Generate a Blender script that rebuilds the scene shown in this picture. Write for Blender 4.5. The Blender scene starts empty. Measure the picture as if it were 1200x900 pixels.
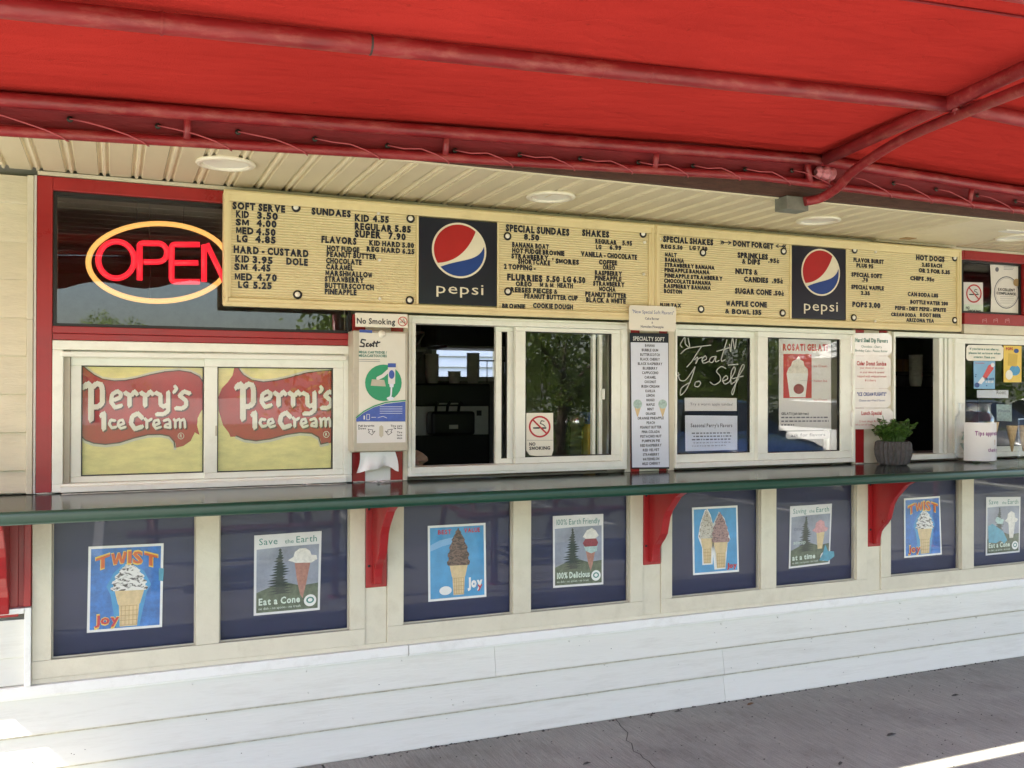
import bpy, bmesh, math, random
from mathutils import Vector, Matrix
random.seed(7)
S = bpy.context.scene
COL = S.collection
R = math.radians
# ---------------------------------------------------------------- camera
CAM = Vector((0.0, -3.9, 1.55)); YAW, PITCH, ROLL, FPX = 0.40102508, 0.00482554, 0.00260802, 1101.24
_cy, _sy, _cp, _sp = math.cos(YAW), math.sin(YAW), math.cos(PITCH), math.sin(PITCH)
FW = Vector((_sy*_cp, _cy*_cp, _sp)); _r = Vector((_cy, -_sy, 0)); _u = _r.cross(FW)
RT = math.cos(ROLL)*_r + math.sin(ROLL)*_u; UP = -math.sin(ROLL)*_r + math.cos(ROLL)*_u
cd = bpy.data.cameras.new('camera'); cam = bpy.data.objects.new('camera', cd); COL.objects.link(cam)
m3 = Matrix((RT, UP, -FW)).transposed(); cam.matrix_world = Matrix.Translation(CAM) @ m3.to_4x4()
cd.sensor_width = 36; cd.lens = 36*FPX/1200; cd.clip_start = .05; cd.clip_end = 600
S.camera = cam
# ---------------------------------------------------------------- light
SUN_DIR = Vector((-.93, -.2, 1.0)).normalized()          # towards the sun
world = bpy.data.worlds.new('World'); S.world = world; world.use_nodes = True
wn = world.node_tree; bg = wn.nodes['Background']
sky = wn.nodes.new('ShaderNodeTexSky'); sky.sky_type = 'NISHITA'; sky.sun_disc = False
sky.sun_elevation = math.asin(SUN_DIR.z); sky.sun_rotation = math.atan2(SUN_DIR.x, SUN_DIR.y)
sky.air_density = 1.0; sky.dust_density = 2.0
wn.links.new(sky.outputs[0], bg.inputs[0]); bg.inputs[1].default_value = .13
sl = bpy.data.lights.new('sun', 'SUN'); sl.energy = 5; sl.angle = R(.5); sl.color = (1, .95, .84)
so = bpy.data.objects.new('sun', sl); COL.objects.link(so); so.rotation_euler = SUN_DIR.to_track_quat('Z', 'Y').to_euler(); so.location = (-20, -5, 20)
S.view_settings.view_transform = 'Standard'; S.view_settings.look = 'None'; S.view_settings.exposure = 2.75; S.view_settings.gamma = 1
S.render.engine = 'CYCLES'; S.cycles.use_denoising = True; S.cycles.max_bounces = 8; S.cycles.diffuse_bounces = 5
S.cycles.transparent_max_bounces = 12; S.cycles.sample_clamp_indirect = 6; S.cycles.caustics_reflective = False; S.cycles.caustics_refractive = False
# ---------------------------------------------------------------- helpers
def ray(px, py): return FW + RT*((px-600)/FPX) - UP*((py-450)/FPX)
def at(px, py, y=0.0):
    """point of the place seen at photo pixel px, py on the plane of depth y"""
    d = ray(px, py); t = (y-CAM.y)/d.y
    return CAM.x+d.x*t, CAM.z+d.z*t
def srgb(h):
    h = h.lstrip('#'); o = []
    for i in (0, 2, 4):
        c = int(h[i:i+2], 16)/255; o.append(c/12.92 if c <= .04045 else ((c+.055)/1.055)**2.4)
    return tuple(o)
MATS = {}
def M(name, c, r=.5, var=.12, vs=6.0, bump=0.0, bs=80.0, metal=0.0, dirt=None, dirt_amt=0.0, dirt_scale=3.0, stretch=(1, 1, 1), spec=.5, coat=0.0, emit=None, es=0.0, island=0.0, rvar=0.0):
    """Procedural material: base colour broken up by two noises, optional dirt, bump, per-object tint."""
    if isinstance(c, str): c = srgb(c)
    m = bpy.data.materials.new(name); m.use_nodes = True; nt = m.node_tree; N = nt.nodes; L = nt.links
    b = N['Principled BSDF']; b.inputs['Roughness'].default_value = r; b.inputs['Metallic'].default_value = metal
    b.inputs['Specular IOR Level'].default_value = spec; b.inputs['Coat Weight'].default_value = coat; b.inputs['Coat Roughness'].default_value = .1
    tc = N.new('ShaderNodeTexCoord'); mp = N.new('ShaderNodeMapping'); mp.inputs['Scale'].default_value = stretch
    L.new(tc.outputs['Object'], mp.inputs[0])
    n1 = N.new('ShaderNodeTexNoise'); n1.inputs['Scale'].default_value = vs; n1.inputs['Detail'].default_value = 6; n1.inputs['Roughness'].default_value = .65
    L.new(mp.outputs[0], n1.inputs['Vector'])
    mr = N.new('ShaderNodeMapRange'); mr.inputs['From Min'].default_value = .3; mr.inputs['From Max'].default_value = .7
    mr.inputs['To Min'].default_value = 1-var; mr.inputs['To Max'].default_value = 1+var*.6
    L.new(n1.outputs['Fac'], mr.inputs['Value'])
    mx = N.new('ShaderNodeMix'); mx.data_type = 'RGBA'; mx.blend_type = 'MULTIPLY'; mx.inputs['Factor'].default_value = 1
    mx.inputs['A'].default_value = (*c, 1); L.new(mr.outputs[0], mx.inputs['B']); out = mx.outputs['Result']
    if island:
        oi = N.new('ShaderNodeObjectInfo'); m2 = N.new('ShaderNodeMapRange'); m2.inputs['To Min'].default_value = 1-island; m2.inputs['To Max'].default_value = 1+island*.5
        L.new(oi.outputs['Random'], m2.inputs['Value']); m4 = N.new('ShaderNodeMix'); m4.data_type = 'RGBA'; m4.blend_type = 'MULTIPLY'; m4.inputs['Factor'].default_value = 1
        L.new(out, m4.inputs['A']); L.new(m2.outputs[0], m4.inputs['B']); out = m4.outputs['Result']
    if dirt:
        n3 = N.new('ShaderNodeTexNoise'); n3.inputs['Scale'].default_value = dirt_scale; n3.inputs['Detail'].default_value = 9; n3.inputs['Roughness'].default_value = .75
        L.new(mp.outputs[0], n3.inputs['Vector']); cr = N.new('ShaderNodeMapRange'); cr.inputs['From Min'].default_value = .5; cr.inputs['From Max'].default_value = .72
        cr.inputs['To Max'].default_value = dirt_amt; L.new(n3.outputs['Fac'], cr.inputs['Value'])
        m5 = N.new('ShaderNodeMix'); m5.data_type = 'RGBA'; L.new(cr.outputs[0], m5.inputs['Factor']); L.new(out, m5.inputs['A'])
        m5.inputs['B'].default_value = (*(srgb(dirt) if isinstance(dirt, str) else dirt), 1); out = m5.outputs['Result']
    L.new(out, b.inputs['Base Color'])
    if rvar:
        m6 = N.new('ShaderNodeMapRange'); m6.inputs['From Min'].default_value = .35; m6.inputs['From Max'].default_value = .65; m6.inputs['To Min'].default_value = max(.02, r-rvar); m6.inputs['To Max'].default_value = r+rvar
        L.new(n1.outputs['Fac'], m6.inputs['Value']); L.new(m6.outputs[0], b.inputs['Roughness'])
    if bump:
        n2 = N.new('ShaderNodeTexNoise'); n2.inputs['Scale'].default_value = bs; n2.inputs['Detail'].default_value = 4; L.new(mp.outputs[0], n2.inputs['Vector'])
        bp = N.new('ShaderNodeBump'); bp.inputs['Strength'].default_value = bump; bp.inputs['Distance'].default_value = .004
        L.new(n2.outputs['Fac'], bp.inputs['Height']); L.new(bp.outputs[0], b.inputs['Normal'])
    if emit:
        b.inputs['Emission Color'].default_value = (*emit, 1); b.inputs['Emission Strength'].default_value = es
    MATS[name] = m; return m
def glass(name, tint=(1, 1, 1), refl=.05, rough=0.0, dust=.03, dust_c=(.5, .5, .48)):
    m = bpy.data.materials.new(name); m.use_nodes = True; nt = m.node_tree; N = nt.nodes; L = nt.links
    N.remove(N['Principled BSDF']); out = N['Material Output']
    tr = N.new('ShaderNodeBsdfTransparent'); tr.inputs[0].default_value = (*tint, 1)
    gl = N.new('ShaderNodeBsdfGlossy'); gl.inputs['Roughness'].default_value = rough
    lw = N.new('ShaderNodeLayerWeight'); lw.inputs['Blend'].default_value = .5; pw = N.new('ShaderNodeMath'); pw.operation = 'POWER'; pw.inputs[1].default_value = 4; L.new(lw.outputs['Facing'], pw.inputs[0]); fr = N.new('ShaderNodeMath'); fr.operation = 'MULTIPLY_ADD'; fr.inputs[1].default_value = .8; fr.inputs[2].default_value = refl; L.new(pw.outputs[0], fr.inputs[0])
    tc = N.new('ShaderNodeTexCoord'); nz = N.new('ShaderNodeTexNoise'); nz.inputs['Scale'].default_value = 2.2; nz.inputs['Detail'].default_value = 2
    L.new(tc.outputs['Object'], nz.inputs['Vector']); bp = N.new('ShaderNodeBump'); bp.inputs['Strength'].default_value = .03; bp.inputs['Distance'].default_value = .01
    L.new(nz.outputs['Fac'], bp.inputs['Height']); L.new(bp.outputs[0], gl.inputs['Normal'])
    mx = N.new('ShaderNodeMixShader'); L.new(fr.outputs[0], mx.inputs[0]); L.new(tr.outputs[0], mx.inputs[1]); L.new(gl.outputs[0], mx.inputs[2])
    df = N.new('ShaderNodeBsdfDiffuse'); df.inputs[0].default_value = (*dust_c, 1)
    n2 = N.new('ShaderNodeTexNoise'); n2.inputs['Scale'].default_value = 9; n2.inputs['Detail'].default_value = 8; L.new(tc.outputs['Object'], n2.inputs['Vector'])
    mr = N.new('ShaderNodeMapRange'); mr.inputs['From Min'].default_value = .35; mr.inputs['From Max'].default_value = .75; mr.inputs['To Max'].default_value = dust*2
    L.new(n2.outputs['Fac'], mr.inputs['Value'])
    m2 = N.new('ShaderNodeMixShader'); L.new(mr.outputs[0], m2.inputs[0]); L.new(mx.outputs[0], m2.inputs[1]); L.new(df.outputs[0], m2.inputs[2])
    L.new(m2.outputs[0], out.inputs[0]); MATS[name] = m; return m

class MB:
    def __init__(s): s.v = []; s.f = []; s.sm = []
    def add(s, vs, fs, smooth=False):
        o = len(s.v); s.v += [tuple(v) for v in vs]; s.f += [tuple(i+o for i in f) for f in fs]; s.sm += [smooth]*len(fs); return s
    def box(s, x0, x1, y0, y1, z0, z1):
        if x0 > x1: x0, x1 = x1, x0
        if y0 > y1: y0, y1 = y1, y0
        if z0 > z1: z0, z1 = z1, z0
        return s.add([(x0,y0,z0),(x1,y0,z0),(x1,y1,z0),(x0,y1,z0),(x0,y0,z1),(x1,y0,z1),(x1,y1,z1),(x0,y1,z1)],
                     [(0,3,2,1),(4,5,6,7),(0,1,5,4),(1,2,6,5),(2,3,7,6),(3,0,4,7)])
    def prism(s, pts, y0, y1):          # pts in x,z ; extruded along y, y0 the front
        n = len(pts); a = sum(pts[i][0]*pts[(i+1)%n][1]-pts[(i+1)%n][0]*pts[i][1] for i in range(n))
        if a < 0: pts = pts[::-1]
        vs = [(p[0], y0, p[1]) for p in pts]+[(p[0], y1, p[1]) for p in pts]
        return s.add(vs, [tuple(range(n)), tuple(range(2*n-1, n-1, -1))]+[(i, i+n, (i+1)%n+n, (i+1)%n) for i in range(n)])
    def prism_x(s, pts, x0, x1):        # pts in y,z ; extruded along x
        n = len(pts); vs = [(x0, *p) for p in pts]+[(x1, *p) for p in pts]
        return s.add(vs, [tuple(range(n)), tuple(range(2*n-1, n-1, -1))]+[(i, i+n, (i+1)%n+n, (i+1)%n) for i in range(n)])
    def ring(s, o, i, y0, y1):          # rectangular frame: o, i = (x0,x1,z0,z1), butted
        s.box(o[0], o[1], y0, y1, i[3], o[3]); s.box(o[0], o[1], y0, y1, o[2], i[2])
        s.box(o[0], i[0], y0, y1, i[2], i[3]); s.box(i[1], o[1], y0, y1, i[2], i[3]); return s
    def tube(s, pts, r, n=8, caps=True, closed=False):
        pts = [Vector(p) for p in pts]; k = len(pts); rr = r if isinstance(r, (list, tuple)) else [r]*k; vs = []; prev = None
        for i, p in enumerate(pts):
            if closed: t = (pts[(i+1)%k]-pts[i-1])
            else: t = pts[min(i+1, k-1)]-pts[max(i-1, 0)]
            t.normalize()
            if prev is None: a = t.orthogonal().normalized()
            else: a = (prev-t*prev.dot(t)); a = a.normalized() if a.length > 1e-6 else t.orthogonal().normalized()
            prev = a; b = t.cross(a)
            for j in range(n):
                q = 2*math.pi*j/n; vs.append(p+(a*math.cos(q)+b*math.sin(q))*rr[i])
        fs = []
        for i in range(k if closed else k-1):
            i2 = (i+1) % k
            for j in range(n): fs.append((i*n+j, i*n+(j+1)%n, i2*n+(j+1)%n, i2*n+j))
        o = len(s.v); s.add(vs, fs, True)
        if caps and not closed:
            s.f += [tuple(o+j for j in range(n-1, -1, -1)), tuple(o+(k-1)*n+j for j in range(n))]; s.sm += [False, False]
        return s
    def lathe(s, c, prof, n=20, ax='z', smooth=True, flute=0.0):      # prof: list of (radius, height)
        vs = []
        for (r, h) in prof:
            for j in range(n):
                q = 2*math.pi*j/n; rr = r*(1+(flute if j % 2 else 0))
                if ax == 'z': vs.append((c[0]+rr*math.cos(q), c[1]+rr*math.sin(q), c[2]+h))
                elif ax == 'y': vs.append((c[0]+rr*math.cos(q), c[1]+h, c[2]+rr*math.sin(q)))
                else: vs.append((c[0]+h, c[1]+rr*math.cos(q), c[2]+rr*math.sin(q)))
        fs = [(i*n+j, i*n+(j+1)%n, (i+1)*n+(j+1)%n, (i+1)*n+j) for i in range(len(prof)-1) for j in range(n)]
        return s.add(vs, fs, smooth)
    def build(s, name, mat, parent=None, bevel=0.0, loc=None, mesh_only=False):
        off = Vector((0, 0, 0))
        if parent is not None: off = wloc(parent)
        elif loc is not None: off = Vector(loc)
        me = bpy.data.meshes.new(name); me.from_pydata([Vector(v)-off for v in s.v], [], s.f)
        me.polygons.foreach_set('use_smooth', s.sm)
        if mat is not None: me.materials.append(MATS[mat] if isinstance(mat, str) else mat)
        me.update(); o = bpy.data.objects.new(name, me); COL.objects.link(o)
        if parent is not None: o.parent = parent
        elif loc is not None: o.location = loc
        if bevel:
            b = o.modifiers.new('bevel', 'BEVEL'); b.width = bevel; b.segments = 2; b.limit_method = 'ANGLE'; b.harden_normals = False
        return o
def wloc(o):
    v = Vector((0, 0, 0))
    while o is not None: v = v+o.location; o = o.parent
    return v
def tag(o, label=None, cat=None, group=None, kind=None):
    if label: o['label'] = label
    if cat: o['category'] = cat
    if group: o['group'] = group
    if kind: o['kind'] = kind
    return o
def thing(name, label, cat, loc=(0, 0, 0), group=None):
    o = bpy.data.objects.new(name, None); o.empty_display_size = .1; COL.objects.link(o); o.location = loc
    return tag(o, label, cat, group)
def copy_tree(o, parent=None):
    c = o.copy(); COL.objects.link(c)
    if parent is not None: c.parent = parent
    for ch in list(o.children): copy_tree(ch, c)
    return c

# ---------------------------------------------------------------- lettering (built-in typeface, turned into meshes)
CH = "ABCDEFGHIJKLMNOPQRSTUVWXYZabcdefghijklmnopqrstuvwxyz0123456789.,-'&!%\"()$/+:"
GL = {}
def make_glyphs():
    tmp = []
    for st, off in (('r', 0.0), ('m', .022), ('b', .032), ('x', .058)):
        for ch in CH:
            c = bpy.data.curves.new('g', 'FONT'); c.body = ch; c.size = 1; c.offset = off; c.resolution_u = 2
            o = bpy.data.objects.new('g', c); COL.objects.link(o); tmp.append((st, ch, o))
    bpy.context.view_layer.update(); dg = bpy.context.evaluated_depsgraph_get()
    for st, ch, o in tmp:
        me = o.evaluated_get(dg).to_mesh()
        v = [(p.co.x, p.co.y) for p in me.vertices]; f = [tuple(p.vertices) for p in me.polygons]
        o.evaluated_get(dg).to_mesh_clear()
        GL[(st, ch)] = (v, f)
    H = max(y for x, y in GL[('r', 'H')][0])
    for k, (v, f) in list(GL.items()):
        if v:
            x0 = min(p[0] for p in v); x1 = max(p[0] for p in v)
            GL[k] = ([((p[0]-x0)/H, p[1]/H) for p in v], f, (x1-x0)/H)
    Mp = [(0, 0), (0, 1), (.27, 1), (.475, .42), (.68, 1), (.95, 1), (.95, 0), (.74, 0), (.74, .60), (.56, .08), (.39, .08), (.21, .60), (.21, 0)]
    for st in 'bx': GL[(st, '&')] = GL[('m', '&')]
    for st in 'bx': GL[(st, 'M')] = (Mp[::-1], [tuple(range(13))], .95)
    Wp = [(0, 1), (.2, 1), (.30, .36), (.44, .95), (.60, .95), (.74, .36), (.84, 1), (1.04, 1), (.86, 0), (.64, 0), (.52, .5), (.40, 0), (.18, 0)]
    for st in 'bx': GL[(st, 'W')] = (Wp[::-1], [tuple(range(13))], 1.04)
    for st, ch, o in tmp:
        c = o.data; bpy.data.objects.remove(o); bpy.data.curves.remove(c)
make_glyphs()
def layout(s, st='r', gap=.13, space=.42, arc=0.0, jit=0.0):
    vs, fs, x = [], [], 0.0; rj = random.Random(len(s)*7+ord(s[0]))
    for ch in s:
        if ch == ' ': x += space; continue
        ext = None
        if ch == '¢': ch = 'c'
        if ch == '•': ch = '-'
        if (st, ch) not in GL: x += space; continue
        v, f, w = GL[(st, ch)]; o = len(vs)
        a_ = rj.uniform(-jit, jit); b_ = rj.uniform(-jit, jit); vs += [(p[0]+x+a_*p[1]+b_*.5, p[1]+b_+a_*p[0]) for p in v]; fs += [tuple(i+o for i in q) for q in f]; x += w+gap
    W = max(1e-6, x-gap)
    return [(a/W, b) for a, b in vs], fs, W
class View:
    """a window on the photograph: crop origin, enlargement and the depth plane the print or lettering lies on"""
    def __init__(s, ox, oy, k, y): s.ox, s.oy, s.k, s.y = ox, oy, k, y
    def p(s, a, b): return at(s.ox+a/s.k, s.oy+b/s.k, s.y)
    def sheet(s, TL, TR, BR, BL): return Sheet(s.p(*TL), s.p(*TR), s.p(*BR), s.p(*BL), s.y)
    def rect(s, a, b, c, d):
        x0, z1 = s.p(a, (b)); x1, _ = s.p(c, b); _, z0 = s.p(a, d); return x0, x1, z0, z1
    def text(s, parent, t, a, b, c, h, mat, st='b', layer=1, gap=.13, name='lettering', depth=0.0, tilt=None):
        y1 = b+h; x0, z0 = s.p(a, y1); _, z1 = s.p(a, b); x1 = s.p(c, y1)[0]
        vs, fs, W = layout(t, st, gap, jit=.02 if depth else 0); yy = s.y-.0006*layer; m = MB()
        P = [(x0+(x1-x0)*u, yy-depth, z0+(z1-z0)*v) for u, v in vs]
        m.add(P, fs)
        if depth:
            edge = {}
            for f in fs:
                for i in range(len(f)):
                    e = (f[i], f[(i+1) % len(f)]); edge[e] = 1
            be = [e for e in edge if (e[1], e[0]) not in edge]; n = len(P)
            m.add([(p[0], yy, p[2]) for p in P], []); o = 0
            m.f += [(e[1], e[0], e[0]+n, e[1]+n) for e in be]; m.sm += [False]*len(be)
        return m.build(name, mat, parent)
    def poly(s, parent, pts, mat, layer=1, name='print', th=0.0):
        m = MB(); P = [s.p(*q) for q in pts]; yy = s.y-.0006*layer
        if th: m.prism(P, yy-th, yy)
        else: m.add([(q[0], yy, q[1]) for q in P], [tuple(range(len(P)))])
        return m.build(name, mat, parent)
    def strokes(s, parent, lines, w, mat, layer=1, name='lettering', dx=0, dy=0, f=None, diamond=False):
        m = MB(); c = 0
        for ln in lines:
            ww = w
            if isinstance(ln, tuple) and isinstance(ln[0], list): ln, ww = ln
            pts = [(f(*q) if f else q) for q in ln]; pts = [Vector((a+dx, b+dy)) for a, b in pts]
            def put(poly):
                nonlocal c
                yy = s.y-.0006*layer-c*.00001; c += 1
                Q = [s.p(a, b) for a, b in poly]
                ar = sum(Q[i][0]*Q[(i+1) % len(Q)][1]-Q[(i+1) % len(Q)][0]*Q[i][1] for i in range(len(Q)))
                if ar < 0: Q = Q[::-1]
                m.add([(a, yy, b) for a, b in Q], [tuple(range(len(Q)))])
            for i in range(len(pts)-1):
                d = pts[i+1]-pts[i]
                if d.length < 1e-6: continue
                d.normalize(); n = Vector((-d.y, d.x))*ww/2; put([pts[i]+n, pts[i+1]+n, pts[i+1]-n, pts[i]-n])
            for q in pts:
                if diamond: r = ww*.56; put([q+Vector((r*.35, -r)), q+Vector((r*.85, r*.15)), q+Vector((-r*.35, r)), q+Vector((-r*.85, -r*.15))])
                else: put([q+Vector((math.cos(k*math.pi/4), math.sin(k*math.pi/4)))*ww/2 for k in range(8)])
        return m.build(name, mat, parent)
    def disc(s, parent, a, b, rx, ry, mat, layer=1, name='print', n=28, inner=0.0, depth=0.0):
        m = MB(); yy = s.y-.0006*layer-depth; P = [s.p(a+rx*math.cos(2*math.pi*i/n), b-ry*math.sin(2*math.pi*i/n)) for i in range(n)]
        if inner:
            Q = [s.p(a+rx*inner*math.cos(2*math.pi*i/n), b-ry*inner*math.sin(2*math.pi*i/n)) for i in range(n)]
            m.add([(q[0], yy, q[1]) for q in P+Q], [(i, (i+1) % n, (i+1) % n+n, i+n) for i in range(n)])
        else: m.add([(q[0], yy, q[1]) for q in P], [tuple(range(n))])
        return m.build(name, mat, parent)
class Sheet:
    """flat sheet given by its four corners on a wall plane; contents are laid out in 0..1 over the sheet"""
    def __init__(s, TL, TR, BR, BL, y): s.c = (TL, TR, BR, BL); s.y = y
    def m(s, u, v):
        TL, TR, BR, BL = s.c
        return tuple(BL[i]*(1-u)*(1-v)+BR[i]*u*(1-v)+TR[i]*u*v+TL[i]*(1-u)*v for i in (0, 1))
    def body(s, parent, mat, name='paper', th=.0012):
        return MB().prism([s.c[3], s.c[2], s.c[1], s.c[0]], s.y, s.y+th).build(name, mat, parent)
    def poly(s, parent, pts, mat, layer=1, name='print'):
        q = [s.m(*p) for p in pts]; n = len(q)
        if sum(q[i][0]*q[(i+1) % n][1]-q[(i+1) % n][0]*q[i][1] for i in range(n)) < 0: q = q[::-1]
        yy = s.y-.0005*layer
        return MB().add([(a, yy, b) for a, b in q], [tuple(range(n))]).build(name, mat, parent)
    def text(s, parent, t, u0, u1, v0, v1, mat, st='b', layer=2, gap=.13, arc=0.0, name='lettering', outline=None):
        vs, fs, W = layout(t, st, gap); P = []
        for a, b in vs:
            u = u0+(u1-u0)*a; v = v0+(v1-v0)*b
            if arc: v -= arc*(2*a-1)**2
            q = s.m(u, v); P.append((q[0], s.y-.0005*layer, q[1]))
        return MB().add(P, fs).build(name, mat, parent)
    def disc(s, parent, u, v, ru, rv, mat, layer=2, name='print', n=24, inner=0.0):
        P = [s.m(u+ru*math.cos(2*math.pi*i/n), v+rv*math.sin(2*math.pi*i/n)) for i in range(n)]; yy = s.y-.0005*layer; m = MB()
        if inner:
            Q = [s.m(u+ru*inner*math.cos(2*math.pi*i/n), v+rv*inner*math.sin(2*math.pi*i/n)) for i in range(n)]
            m.add([(q[0], yy, q[1]) for q in P+Q], [(i, (i+1) % n, (i+1) % n+n, i+n) for i in range(n)])
        else: m.add([(q[0], yy, q[1]) for q in P], [tuple(range(n))])
        return m.build(name, mat, parent)
    def lines(s, parent, lst, w, mat, layer=2, name='print'):
        m = MB(); c = 0
        for (a, b) in lst:
            A, B = Vector(s.m(*a)), Vector(s.m(*b)); d = (B-A).normalized(); n = Vector((-d.y, d.x))*w/2; yy = s.y-.0005*layer-c*.00001; c += 1
            m.add([(q.x, yy, q.y) for q in (A-n, B-n, B+n, A+n)], [(0, 1, 2, 3)])
        return m.build(name, mat, parent)
    def scribble(s, parent, u0, u1, v, h, mat, seed=0, layer=2, name='small_print'):
        """a line of print too small to read in the photograph: word-long dashes"""
        rn = random.Random(seed); m = MB(); u = u0; yy = s.y-.0005*layer
        while u < u1:
            w = rn.uniform(.03, .09)*max(.6, (u1-u0)); w = min(w, u1-u)
            q = [s.m(u, v-h/2), s.m(u+w, v-h/2), s.m(u+w, v+h/2), s.m(u, v+h/2)]
            m.add([(a, yy, b) for a, b in q], [(0, 1, 2, 3)]); u += w+.02
        return m.build(name, mat, parent)

# ---------------------------------------------------------------- materials
M('white_siding', (.69, .675, .61), .45, .05, 5, bump=.25, bs=40, dirt=(.40, .37, .31), dirt_amt=.45, dirt_scale=5, stretch=(.35, 1, 3.5), island=.05)
M('cream_siding', (.68, .62, .47), .5, .07, 4, bump=.35, bs=45, dirt=(.40, .36, .27), dirt_amt=.3, dirt_scale=6, stretch=(1, 1, 5), island=.05)
M('cream_trim', (.65, .60, .47), .45, .06, 6, bump=.2, bs=60, dirt=(.38, .32, .22), dirt_amt=.3, dirt_scale=9, island=.04)
M('white_trim', (.80, .79, .75), .4, .05, 6, dirt=(.45, .42, .36), dirt_amt=.35, dirt_scale=12)
M('vinyl', (.86, .87, .79), .32, .04, 5, dirt=(.5, .47, .4), dirt_amt=.22, dirt_scale=14)
M('caulk', (.62, .60, .54), .6, .25, 60, bump=.8, bs=120)
M('red_paint', (.34, .014, .016), .33, .12, 4, bump=.15, bs=60, dirt=(.16, .01, .012), dirt_amt=.3, dirt_scale=7, rvar=.06)
M('dark_seal', (.012, .012, .012), .4)
M('wall_board', (.45, .42, .36), .7, .15, 4)
M('soffit_vinyl', (.84, .77, .56), .5, .05, 3, dirt=(.42, .36, .24), dirt_amt=.25, dirt_scale=5, island=.04)
M('fascia_wood', (.10, .045, .03), .75, .35, 14, bump=.8, bs=50, stretch=(1, 6, 6))
M('roofing', (.12, .12, .12), .9, .2, 20)
M('navy_board', (.011, .017, .062), .5, .15, 3)
M('counter_laminate', (.016, .028, .024), .15, .05, 3, spec=.12)
M('green_edge', (.004, .040, .024), .38, .12, 10, dirt=(.03, .06, .05), dirt_amt=.3, dirt_scale=14, spec=.35)
M('menu_cream', (.79, .67, .38), .45, .05, 4, dirt=(.40, .28, .10), dirt_amt=.25, dirt_scale=6)
M('letter_black', (.010, .014, .03), .35)
M('cola_navy', (.006, .009, .022), .3, .1)
M('logo_red', (.42, .012, .014), .35); M('logo_blue', (.010, .05, .24), .35); M('logo_white', (.80, .74, .58), .4)
M('screw_white', (.85, .82, .72), .3); M('screw_ring', (.01, .01, .01), .5)
M('paper', (.70, .69, .68), .6, .04, 8); M('paper_blue', (.70, .74, .84), .6, .05, 8); M('card', (.80, .76, .66), .35, .04, 10, coat=.5)
M('card_glossy', (.80, .77, .73), .25, .05, 14, coat=.8)
M('ink', (.02, .02, .03), .5); M('ink_soft', (.14, .14, .18), .5); M('ink_red', (.50, .03, .04), .5); M('ink_green', (.03, .20, .16), .5); M('ink_blue', (.03, .06, .28), .5)
M('ink_pale', (.62, .72, .62), .5); M('ink_purple', (.25, .06, .22), .5); M('ink_orange', (.62, .13, .03), .45); M('print_yellow', (.80, .56, .08), .45)
M('poster_blue', (.03, .17, .50), .4, .45, 22); M('poster_cyan', (.05, .29, .55), .4, .22, 14); M('poster_white', (.78, .78, .75), .45)
M('poster_teal', (.06, .30, .42), .4, .3, 30)
M('mist_grey', (.30, .32, .38), .5, .45, 6); M('meadow_green', (.10, .13, .08), .5, .5, 40); M('conifer_print', (.030, .045, .035), .5, .4, 60)
M('cone_tan', (.66, .50, .27), .55, .2, 30); M('cone_shade', (.42, .27, .11), .55); M('cone_pink', (.42, .20, .15), .5, .3, 60)
M('scoop_white', (.74, .70, .62), .5, .25, 50); M('scoop_pink', (.60, .30, .30), .5, .3, 60); M('scoop_red', (.28, .05, .06), .5, .3, 70); M('scoop_mint', (.42, .56, .52), .5, .35, 80)
M('yellow_banner', (.90, .80, .34), .45, .2, 7, stretch=(1, 1, 3)); M('banner_red', (.42, .008, .016), .4, .18, 10); M('banner_pale', (.66, .62, .50), .45); M('banner_dark', (.09, .012, .02), .45)
M('perry_white', (.78, .76, .66), .45, .12, 12); M('chalk', (.42, .44, .40), .7, .2, 60)
M('dispenser_grey', (.50, .46, .37), .4, .06, 8, dirt=(.25, .22, .17), dirt_amt=.3, dirt_scale=12)
M('dispenser_front', (.72, .69, .62), .28, .05, 10, coat=.4); M('scott_green', (.02, .30, .14), .4); M('scott_blue', (.05, .10, .42), .4, .2, 30)
M('napkin', (.85, .85, .85), .8, .05, 10, bump=.5, bs=60)
M('awning_pipe', (.27, .020, .024), .42, 0.30, 11, bump=.3, bs=70, dirt=(.42, .17, .13), dirt_amt=.5, dirt_scale=22, stretch=(.45, 1.4, 1.4), rvar=.12)
M('lace_cord', (.45, .09, .10), .6); M('grommet', (.05, .05, .04), .4, metal=.8); M('block_grey', (.20, .21, .17), .8, .2, 20, bump=.6)
M('tape_pink', (.66, .25, .28), .35, .35, 40, bump=1.0, bs=60)
M('lamp_rim', (.86, .82, .68), .35); M('lamp_lens', (.90, .90, .80), .3, .06, 20)
M('pot_grey', (.085, .08, .08), .85, .3, 60, bump=.8, bs=150); M('soil', (.03, .02, .012), .9); M('leaf_herb', (.07, .15, .025), .45, .4, 40)
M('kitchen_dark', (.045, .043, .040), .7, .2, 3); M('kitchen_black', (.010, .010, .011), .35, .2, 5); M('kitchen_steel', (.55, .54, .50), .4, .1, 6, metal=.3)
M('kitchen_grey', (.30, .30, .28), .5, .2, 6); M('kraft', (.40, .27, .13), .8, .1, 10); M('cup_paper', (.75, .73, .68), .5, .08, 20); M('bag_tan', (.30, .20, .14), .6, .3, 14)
M('steel', (.55, .55, .54), .2, .05, 10, metal=1.0); M('box_yellow', (.62, .42, .05), .5); M('box_blue', (.04, .08, .25), .5)
M('pop_blue', (.20, .42, .66), .4, .1, 12); M('pop_red', (.60, .05, .05), .35); M('pop_white', (.75, .75, .78), .35)
M('maroon_metal', (.16, .012, .02), .4, .2, 8); M('timber', (.20, .13, .08), .7, .3, 12, stretch=(1, 6, 6)); M('bark', (.09, .065, .045), .9, .35, 20, bump=1, bs=30)
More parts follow.
